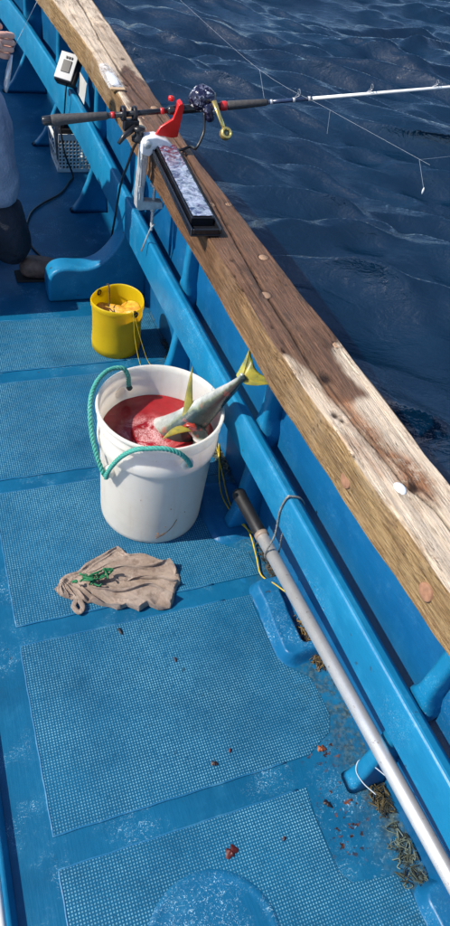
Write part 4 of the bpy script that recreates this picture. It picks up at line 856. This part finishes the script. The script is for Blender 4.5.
    cordthing('black power cable drooping from the bagged reel over the timber to the clamp', [c + Vector((0.0, -0.03, -0.03)), c + Vector((-0.004, -0.055, -0.075)), c + Vector((-0.030, -0.075, -0.115)), (0.755, 2.060, 0.740), (0.72, 2.065, 0.727), (0.690, 2.10, 0.726), (0.66, 2.135, 0.727), (0.635, 2.15, 0.732), (0.612, 2.165, 0.700), (0.60, 2.20, 0.62), (0.612, 2.32, 0.50), (0.625, 2.42, 0.35), (0.640, 2.54, 0.16), (0.672, 2.66, 0.012), (0.70, 2.80, 0.008)], CB, 0.0042, 8, 'cable', 'power_cable')
    # lines running from the rod over the sea
    sx = [at(0.42) + Vector((0, 0, 0.04)), at(0.588) + Vector((0, 0, 0.02))]
    def line(label, a, b, sag, r_=0.0006, n=14):
        a, b = Vector(a), Vector(b); P = [a.lerp(b, i / n) - Vector((0, 0, sag * 4 * (i / n) * (1 - i / n))) for i in range(n + 1)]
        return tag(G().tube(P, r_, 5).build('fishing_line', MONO, None), label, 'fishing line')
    line('faint short line rising from the rod above the reel', at(0.50) + Vector((0, 0, 0.012)), (1.035, 2.26, 0.9), 0, 0.00028)
    tag(G().tube(smooth_path([(0.999, 3.013, 0.90), (1.035, 2.259, 0.90), (1.134, 1.937, 0.90), (1.20, 1.74, 0.90), (1.259, 1.566, 0.90)], 6), 0.00025, 5).build('fishing_line', MONO, None), 'long thin line slanting across the water from top left to right', 'fishing line')
    line('line continuing right from the knot over the water', (1.245, 1.60, 0.90), (1.75, 1.72, 0.9), 0.005, 0.00025)
    line('short line hanging under the rod over the water', (1.134, 1.937, 0.90), (1.13, 1.915, 0.84), 0.0, 0.00028)
    line('short line end dangling at the right with a small white lure', (1.245, 1.60, 0.90), (1.275, 1.58, 0.83), 0.0, 0.0006)
    LU = simple('lure_white', (0.8, 0.82, 0.84), 0.15)
    tag(G().lathe([(0.0001, -0.010), (0.0022, -0.006), (0.003, 0), (0.0022, 0.006), (0.0001, 0.010)], 10, (1.276, 1.579, 0.822)).build('lure', LU, None, smooth=True), 'tiny white lure dangling over the water near the right edge', 'lure')
build_rod()

# ------------------------------------------------------------------ long tray with crinkled foil
def build_tray():
    tr = thing('foil_tray', 'long narrow black tray holding a strip of crinkled foil, on the timber', 'tray')
    BK = simple('tray_black', (0.010, 0.011, 0.014), 0.22, 0.3, 30)
    a = Vector((0.671, 2.060, 0)); b = Vector((0.638, 1.555, 0)); d = (b - a).normalized(); rotz = Matrix((( -d.y, -d.x, 0), (d.x, -d.y, 0), (0, 0, 1)))
    def P(u, v, z):  # u along, v across
        q = a + d * u + Vector((-d.y, d.x, 0)) * v; return (q.x, q.y, z)
    def bar(u0, u1, v0, v1, z0, z1, name, mat, bev=0.002):
        vs = [P(u, v, z) for z in (z0, z1) for v in (v0, v1) for u in (u0, u1)]
        return G().add(vs, [(0, 2, 3, 1), (4, 5, 7, 6), (0, 1, 5, 4), (2, 6, 7, 3), (0, 4, 6, 2), (1, 3, 7, 5)]).build(name, mat, tr, bevel=bev)
    L = (b - a).length; w = 0.041; z0 = 0.7225
    bar(0, L, -w, w, z0, z0 + 0.006, 'base', BK)
    bar(0, L, -w, -w + 0.006, z0 + 0.006, z0 + 0.020, 'side_wall', BK); bar(0, L, w - 0.006, w, z0 + 0.006, z0 + 0.020, 'side_wall', BK)
    bar(0, 0.006, -w + 0.006, w - 0.006, z0 + 0.006, z0 + 0.020, 'end_wall', BK); bar(L - 0.006, L, -w + 0.006, w - 0.006, z0 + 0.006, z0 + 0.020, 'end_wall', BK)
    bar(0.012, L - 0.045, -w + 0.011, w - 0.010, z0 + 0.006, z0 + 0.029, 'insert', BK)
    nu, nv = 200, 34; U, V = np.meshgrid(np.linspace(0.018, L - 0.050, nu), np.linspace(-w + 0.016, w - 0.012, nv), indexing='ij')
    q = a; X = q.x + d.x * U - d.y * V; Y = q.y + d.y * U + d.x * V; Z = z0 + 0.031 + 0.0014 * (1 - np.abs(vnoise(U * 110, V * 110, 111))) + 0.0007 * vnoise(U * 300, V * 200, 112)
    t = NT('crinkled_foil'); s = t.n('SeparateXYZ', {0: t.obj()}); e = t.noise(28, 4, 0.6, dist=2.0); far = t.step(s.outputs[1], 1.86, 2.02)
    vor = t.n('TexVoronoi', {'Vector': t.mapv(scale=(1, 0.55, 1)), 'Scale': 60}).outputs['Color']
    c = t.mix(t.step(e, 0.38, 0.62), (0.07, 0.10, 0.20), (0.62, 0.68, 0.80)); c = t.mix(0.03, c, vor)
    c = t.mix(t.math('MULTIPLY', far, t.step(t.noise(70, 3), 0.42, 0.56)), c, (0.22, 0.01, 0.03))
    t.fin(c, 0.16, t.bump(t.math('ADD', e, t.noise(130, 3)), 0.9, 0.004), Metallic=0.45)
    npmesh('foil_strip', np.stack([X, Y, Z], -1).reshape(-1, 3), gridfaces(nu, nv), t.m, tr)
build_tray()

# ------------------------------------------------------------------ clear packet with a lure on the far timber
def build_packet():
    p = thing('lure_packet', 'clear plastic packet with a silver lure inside, lying on the far timber', 'packet')
    z0 = 0.7235; A = Vector((0.657, 2.815, 0)); B = Vector((0.652, 2.575, 0))
    nu, nv = 50, 24; U, V = np.meshgrid(np.linspace(0, 1, nu), np.linspace(-1, 1, nv), indexing='ij')
    hw = 0.028 - 0.010 * np.clip((0.35 - U) / 0.35, 0, 1)
    X = A.x + (B.x - A.x) * U + V * hw; Y = A.y + (B.y - A.y) * U + 0.004 * vnoise(U * 9, V * 3, 121)
    dome = np.clip(1 - V ** 2, 0, 1) ** 0.5 * np.clip(U / 0.1, 0, 1) * np.clip((1 - U) / 0.06, 0, 1); Z = z0 + 0.001 + 0.012 * dome + 0.0015 * vnoise(U * 30, V * 9, 122) * dome
    t = NT('clear_plastic'); e = t.noise(70, 4, 0.6, dist=1.5)
    t.fin((0.90, 0.91, 0.93), 0.25, t.bump(e, 0.7, 0.003), Alpha=t.step(e, 0.30, 0.95))
    npmesh('film', np.stack([X, Y, Z], -1).reshape(-1, 3), gridfaces(nu, nv), t.m, p)
    SV = NT('silver_lure'); e = SV.noise(50, 3); SVM = SV.fin(SV.mix(e, (0.70, 0.72, 0.76), (0.93, 0.93, 0.94)), 0.3, SV.bump(e, 0.6, 0.003), Metallic=0.2)
    G().tube([(0.655, 2.72, z0 + 0.006), (0.654, 2.70, z0 + 0.007), (0.653, 2.64, z0 + 0.007), (0.652, 2.60, z0 + 0.006), (0.652, 2.588, z0 + 0.005)], [0.004, 0.014, 0.019, 0.016, 0.008], 12, flat=0.3).build('lure', SVM, p, smooth=True)
    HK = simple('hook_dark', (0.08, 0.07, 0.06), 0.3, Metallic=0.6)
    G().tube(smooth_path([(0.655, 2.73, z0 + 0.006), (0.650, 2.76, z0 + 0.006), (0.655, 2.785, z0 + 0.006), (0.668, 2.78, z0 + 0.006), (0.668, 2.762, z0 + 0.006)], 5), 0.0014, 5).build('hook', HK, p)
    G().box((0.652, 2.566, z0 + 0.0025), (0.052, 0.018, 0.004)).build('card_strip', simple('amber_card', (0.55, 0.38, 0.22), 0.5), p, bevel=0.001)
build_packet()

# ------------------------------------------------------------------ gauge box on the rail, white card, basket with battery, cable
def frame_to(c, nrm, upv):
    n_ = Vector(nrm).normalized(); u = Vector(upv); u = (u - u.dot(n_) * n_).normalized(); s = u.cross(n_); m = Matrix((s, u, n_)).transposed(); return m
def build_device():
    d = thing('battery_box', 'grey and black control box leaning against the bulwark by the far rail', 'control box')
    c = Vector((0.650, 3.44, 0.500)); m = frame_to(c, (-0.42, -0.62, 0.66), (0.10, 0.55, 0.70))
    rz = Matrix.Rotation(R(-18), 3, 'Z'); m = m @ rz
    BK = simple('box_black', (0.012, 0.012, 0.013), 0.35); GY = simple('box_grey', (0.42, 0.43, 0.44), 0.4, 0.08, 12)
    G().box(c, (0.092, 0.130, 0.050), m).build('case', BK, d, bevel=0.010, seg=3)
    G().box(c + m @ Vector((-0.002, 0.002, 0.028)), (0.082, 0.118, 0.006), m).build('face_plate', GY, d, bevel=0.004)
    G().box(c + m @ Vector((0.0, 0.0, 0.0325)), (0.040, 0.052, 0.004), m).build('display', BK, d, bevel=0.001)
    for k in range(3): G().box(c + m @ Vector((-0.010 + 0.012 * k, 0.038, 0.033)), (0.008, 0.010, 0.004), m).build('button', BK, d, bevel=0.001)
    G().box(c + m @ Vector((0.030, 0.070, 0.004)), (0.018, 0.012, 0.010), m).build('latch', simple('latch_white', (0.7, 0.7, 0.7), 0.4), d, bevel=0.001)
    o = G().box((0.688, 3.335, 0.462), (0.004, 0.15, 0.085), Matrix.Rotation(R(8), 3, 'Y')).build('plastic_card', simple('grey_card', (0.50, 0.50, 0.48), 0.5, 0.1), None, bevel=0.001); tag(o, 'pale grey card wedged behind the control box on the rail', 'card')
    b = thing('basket', 'small white perforated plastic basket on deck beneath the far rail', 'basket')
    WB = simple('basket_white', (0.85, 0.85, 0.80), 0.45, 0.05, 30)
    x0, x1, y0, y1 = 0.608, 0.765, 3.520, 3.705; H = 0.195
    def wall(pa, pb, ncol, nrow):
        pa, pb = Vector(pa), Vector(pb); L = (pb - pa).length; t_ = (pb - pa).normalized(); nn = Vector((t_.y, -t_.x, 0)); g = G()
        def bar_(u0, u1, z0, z1):
            fl = lambda z: nn * (0.018 * z / H)
            vs = []
            for off in (0, 0.003):
                for (u, z) in ((u0, z0), (u1, z0), (u1, z1), (u0, z1)): vs.append(pa + t_ * u + fl(z) + nn * off + Vector((0, 0, z)))
            g.add(vs, [(0, 3, 2, 1), (4, 5, 6, 7), (0, 1, 5, 4), (1, 2, 6, 5), (2, 3, 7, 6), (3, 0, 4, 7)])
        bar_(0, L, 0.002, 0.020); bar_(0, L, H - 0.03, H); cw = L / ncol; rh = (H - 0.05) / nrow
        for i in range(ncol + 1): bar_(max(0, i * cw - 0.0035), min(L, i * cw + 0.0035), 0.020, H - 0.03)
        for j in range(1, nrow): bar_(0, L, 0.020 + j * rh - 0.0035, 0.020 + j * rh + 0.0035)
        return g.build('side', WB, b)
    wall((x0, y0, 0), (x1, y0, 0), 9, 8); wall((x1, y0, 0), (x1, y1, 0), 10, 8); wall((x1, y1, 0), (x0, y1, 0), 9, 8); wall((x0, y1, 0), (x0, y0, 0), 2, 2)
    G().box(((x0 + x1) / 2, (y0 + y1) / 2, 0.004), (x1 - x0, y1 - y0, 0.004)).build('base', WB, b)
    BKB = simple('battery_black', (0.012, 0.012, 0.014), 0.4)
    bt = thing('battery', 'black battery pack standing in the white basket', 'battery')
    G().box((0.672, 3.612, 0.105), (0.10, 0.13, 0.19)).build('case', BKB, bt, bevel=0.006)
    G().box((0.635, 3.585, 0.225), (0.03, 0.05, 0.05)).build('terminal_cap', BKB, bt, bevel=0.004); G().box((0.65, 3.64, 0.215), (0.03, 0.03, 0.03)).build('terminal_cap', BKB, bt, bevel=0.004)
    CB = bpy.data.materials['black_cable']
    cordthing('black cable curling over the deck from the basket to the knee bracket', [(0.640, 3.60, 0.245), (0.618, 3.52, 0.26), (0.628, 3.46, 0.13), (0.668, 3.46, 0.012), (0.640, 3.40, 0.007), (0.572, 3.278, 0.007), (0.470, 3.18, 0.007), (0.405, 3.09, 0.007), (0.362, 2.94, 0.007), (0.362, 2.82, 0.007), (0.392, 2.71, 0.007), (0.43, 2.62, 0.007), (0.47, 2.52, 0.007)], CB, 0.0048, 8, 'cable', 'power_cable')
    cordthing('short black lead hanging from the control box to the battery', [(0.632, 3.40, 0.450), (0.626, 3.40, 0.40), (0.630, 3.46, 0.30), (0.636, 3.55, 0.262), (0.64, 3.59, 0.25)], CB, 0.0035, 6, 'cable', 'power_cable')
build_device()

# ------------------------------------------------------------------ person fishing at the left edge
def skin(name, verts, edges, radii, mat, parent, sub=2, root=0):
    me = bpy.data.meshes.new(name); me.from_pydata(verts, edges, []); o = bpy.data.objects.new(name, me); COL.objects.link(o); me.materials.append(mat)
    m = o.modifiers.new('skin', 'SKIN'); m.use_smooth_shade = True
    for i, r_ in enumerate(radii): v = me.skin_vertices[0].data[i]; v.radius = r_ if isinstance(r_, tuple) else (r_, r_); v.use_root = (i == root)
    s = o.modifiers.new('s', 'SUBSURF'); s.levels = sub; s.render_levels = sub; o.parent = parent; return o
def build_person():
    p = thing('person', 'seated person in dark jacket, grey-blue trousers and brown shoes holding a line', 'person')
    def cloth(nm, a, b_, sc=9): t = NT(nm); return t.fin(t.mix(t.step(t.noise(sc, 5, 0.6), 0.35, 0.65), a, b_), 0.85, t.bump(t.math('ADD', t.noise(7, 4, dist=1), t.math('MULTIPLY', t.noise(180, 2), 0.1)), 0.8, 0.03))
    TR = cloth('trousers', (0.17, 0.21, 0.30), (0.30, 0.35, 0.45)); DKT = cloth('wet_cuff', (0.010, 0.014, 0.024), (0.022, 0.028, 0.045)); JK = cloth('jacket', (0.012, 0.014, 0.022), (0.03, 0.034, 0.05)); SKN = simple('skin', (0.66, 0.38, 0.29), 0.5, 0.12, 30, 0.15, Subsurface_Weight=0.2, Subsurface_Scale=0.01); SH = simple('shoe_brown', (0.20, 0.11, 0.075), 0.6, 0.4, 40, 0.4); HR = simple('hair', (0.015, 0.012, 0.010), 0.6)
    FOLDT = bpy.data.textures.new('folds', 'CLOUDS'); FOLDT.noise_scale = 0.07; FOLDT.noise_depth = 2
    cb = thing('cooler_box', 'white cooler box the person sits on beyond the left edge', 'cooler')
    G().box((-0.30, 2.68, 0.27), (0.40, 0.60, 0.535)).build('body', simple('cooler_white', (0.7, 0.7, 0.7), 0.4, 0.05), cb, bevel=0.02); G().box((-0.30, 2.68, 0.56), (0.42, 0.62, 0.045)).build('lid', simple('cooler_blue', (0.02, 0.08, 0.3), 0.4, 0.05), cb, bevel=0.012)
    # the body is one surface from pelvis through neck and head
    V = [(-0.20, 2.68, 0.72), (-0.23, 2.67, 0.86), (-0.25, 2.66, 1.04), (-0.26, 2.65, 1.17), (-0.25, 2.65, 1.25), (-0.23, 2.65, 1.33), (-0.22, 2.65, 1.41),
         (-0.25, 2.48, 1.13), (-0.16, 2.42, 0.93), (0.03, 2.40, 0.93), (0.165, 2.402, 0.915),
         (-0.25, 2.83, 1.13), (-0.20, 2.90, 0.92), (-0.06, 2.88, 0.84), (0.03, 2.86, 0.82)]
    E_ = [(0, 1), (1, 2), (2, 3), (3, 4), (4, 5), (5, 6), (3, 7), (7, 8), (8, 9), (9, 10), (3, 11), (11, 12), (12, 13), (13, 14)]
    RD_ = [(0.13, 0.16), (0.12, 0.145), (0.13, 0.17), (0.10, 0.13), 0.055, 0.075, 0.070, 0.065, 0.052, 0.044, 0.034, 0.065, 0.052, 0.044, 0.034]
    skin('body', V, E_, RD_, JK, p)
    def leg(y, fx, s):
        V = [(-0.20, y * 0.7 + 0.3 * 2.68, 0.70), (0.155 + fx, y, 0.69), (0.172 + fx, y, 0.63), (0.176 + fx, y - 0.01 * s, 0.48), (0.178 + fx, y - 0.02 * s, 0.30)]
        o = skin('trouser_leg', V, [(0, 1), (1, 2), (2, 3), (3, 4)], [0.105, 0.080, 0.082, 0.080, 0.086], TR, p, 3); dm = o.modifiers.new('d', 'DISPLACE'); dm.texture = FOLDT; dm.strength = 0.022; dm.mid_level = 0.5
        V = [(0.180 + fx, y - 0.01 * s, 0.34), (0.205 + fx, y - 0.02 * s, 0.22), (0.225 + fx, y - 0.02 * s, 0.062)]
        o = skin('trouser_cuff', V, [(0, 1), (1, 2)], [0.082, 0.084, 0.080], DKT, p, 3); dm = o.modifiers.new('d', 'DISPLACE'); dm.texture = FOLDT; dm.strength = 0.022; dm.mid_level = 0.5
        V = [(0.23 + fx, y - 0.02 * s, 0.050), (0.31 + fx, y - 0.025 * s, 0.048), (0.375 + fx, y - 0.03 * s, 0.038), (0.41 + fx, y - 0.03 * s, 0.030)]
        skin('shoe', V, [(0, 1), (1, 2), (2, 3)], [(0.050, 0.048), (0.054, 0.046), (0.052, 0.040), (0.036, 0.030)], SH, p)
        G().prism([(0.22 + fx, y - 0.02 * s - 0.042), (0.33 + fx, y - 0.02 * s - 0.05), (0.40 + fx, y - 0.03 * s - 0.04), (0.435 + fx, y - 0.03 * s), (0.40 + fx, y - 0.03 * s + 0.04), (0.33 + fx, y - 0.02 * s + 0.048), (0.22 + fx, y - 0.02 * s + 0.042)], 0.001, 0.010).build('sole', simple('sole', (0.02, 0.018, 0.016), 0.8), p, bevel=0.005)
    leg(2.60, 0.045, 1); leg(2.80, -0.08, -1)
    # head details: face, ears, hair
    G().lathe([(0.0001, -0.115), (0.04, -0.105), (0.064, -0.07), (0.076, -0.02), (0.080, 0.03), (0.070, 0.08), (0.04, 0.112), (0.0001, 0.12)], 24, (-0.215, 2.65, 1.41)).build('head', SKN, p, smooth=True)
    G().lathe([(0.088, -0.01), (0.091, 0.03), (0.080, 0.085), (0.045, 0.122), (0.0001, 0.132)], 24, (-0.225, 2.65, 1.41)).build('hair', HR, p, smooth=True)
    G().tube([(-0.145, 2.65, 1.425), (-0.125, 2.65, 1.395), (-0.140, 2.65, 1.385)], [0.008, 0.012, 0.009], 8).build('nose', SKN, p, smooth=True)
    for s in (-1, 1):
        G().lathe([(0.0001, -0.004), (0.009, 0), (0.0001, 0.004)], 12, (-0.143, 2.65 + s * 0.03, 1.425), Matrix.Rotation(R(90), 3, 'Y')).build('eye', simple('eye', (0.05, 0.03, 0.02), 0.2), p, smooth=True)
        G().lathe([(0.0001, -0.008), (0.018, -0.006), (0.022, 0), (0.0001, 0.006)], 12, (-0.225, 2.65 + s * 0.082, 1.405), Matrix.Rotation(R(90), 3, 'X')).build('ear', SKN, p, smooth=True)
    G().tube([(-0.152, 2.63, 1.356), (-0.144, 2.65, 1.354), (-0.152, 2.67, 1.356)], 0.005, 8).build('mouth', simple('lips', (0.35, 0.12, 0.10), 0.5), p, smooth=True)
    # right hand: palm and five fingers curled round the line
    def hand(o, fx, fy, fz, par):
        o = Vector(o); fx, fy, fz = Vector(fx).normalized(), Vector(fy).normalized(), Vector(fz).normalized()   # forward, sideways (to thumb), back of hand
        def Q(a, b_, c_): return tuple(o + fx * a + fy * b_ + fz * c_)
        skin('hand', [Q(-0.05, 0, 0), Q(0.0, 0, 0), Q(0.045, 0.0, 0.003), Q(0.078, 0.0, 0.004)], [(0, 1), (1, 2), (2, 3)], [(0.026, 0.021), (0.030, 0.020), (0.037, 0.016), (0.036, 0.013)], SKN, par)
        for k, (b_, L) in enumerate(((0.028, 0.90), (0.0095, 1.0), (-0.0095, 0.95), (-0.028, 0.76))):
            V = [Q(0.055, b_ * 0.85, 0.004), Q(0.082, b_, 0.005), Q(0.082 + 0.030 * L, b_, -0.010), Q(0.082 + 0.034 * L, b_, -0.036 * L), Q(0.082 + 0.012 * L, b_, -0.050 * L)]
            skin('finger', V, [(0, 1), (1, 2), (2, 3), (3, 4)], [0.009, 0.0098, 0.009, 0.0083, 0.007], SKN, par, 2)
        V = [Q(0.0, 0.020, -0.004), Q(0.030, 0.046, -0.012), Q(0.060, 0.050, -0.026), Q(0.082, 0.040, -0.036)]
        skin('thumb', V, [(0, 1), (1, 2), (2, 3)], [0.013, 0.0120, 0.0105, 0.0085], SKN, par, 2)
    hand((0.185, 2.405, 0.905), (0.93, 0.15, -0.20), (0.2, 0.15, 0.95), (0.15, -0.97, 0.15), p)
    hand((0.05, 2.86, 0.815), (0.95, -0.05, -0.15), (0, -1, 0.0), (0.15, 0, 0.98), p)
    # grey-white grippy glove clip and black cuff
    G().tube([(0.10, 2.392, 0.940), (0.190, 2.403, 0.908)], [0.047, 0.042], 18).build('sleeve_cuff', simple('cuff_black', (0.01, 0.01, 0.012), 0.7), p, smooth=True)
    j = G().tube([(0.285, 2.412, 0.865), (0.272, 2.40, 0.825), (0.262, 2.395, 0.785), (0.260, 2.395, 0.765)], [0.006, 0.013, 0.014, 0.006], 12, flat=0.6).build('metal_jig', simple('jig_silver', (0.55, 0.56, 0.60), 0.25, Metallic=0.4), None, smooth=True)
    tag(j, 'grey metal jig dangling from the hand at the left edge', 'lure')
    tag(G().tube([(0.290, 2.42, 0.875), (0.45, 2.75, 0.98), (0.60, 3.2, 1.16)], 0.0007, 5).build('fishing_line', MONO, None), 'thin line running up from the hand at the left edge', 'fishing line')
build_person()
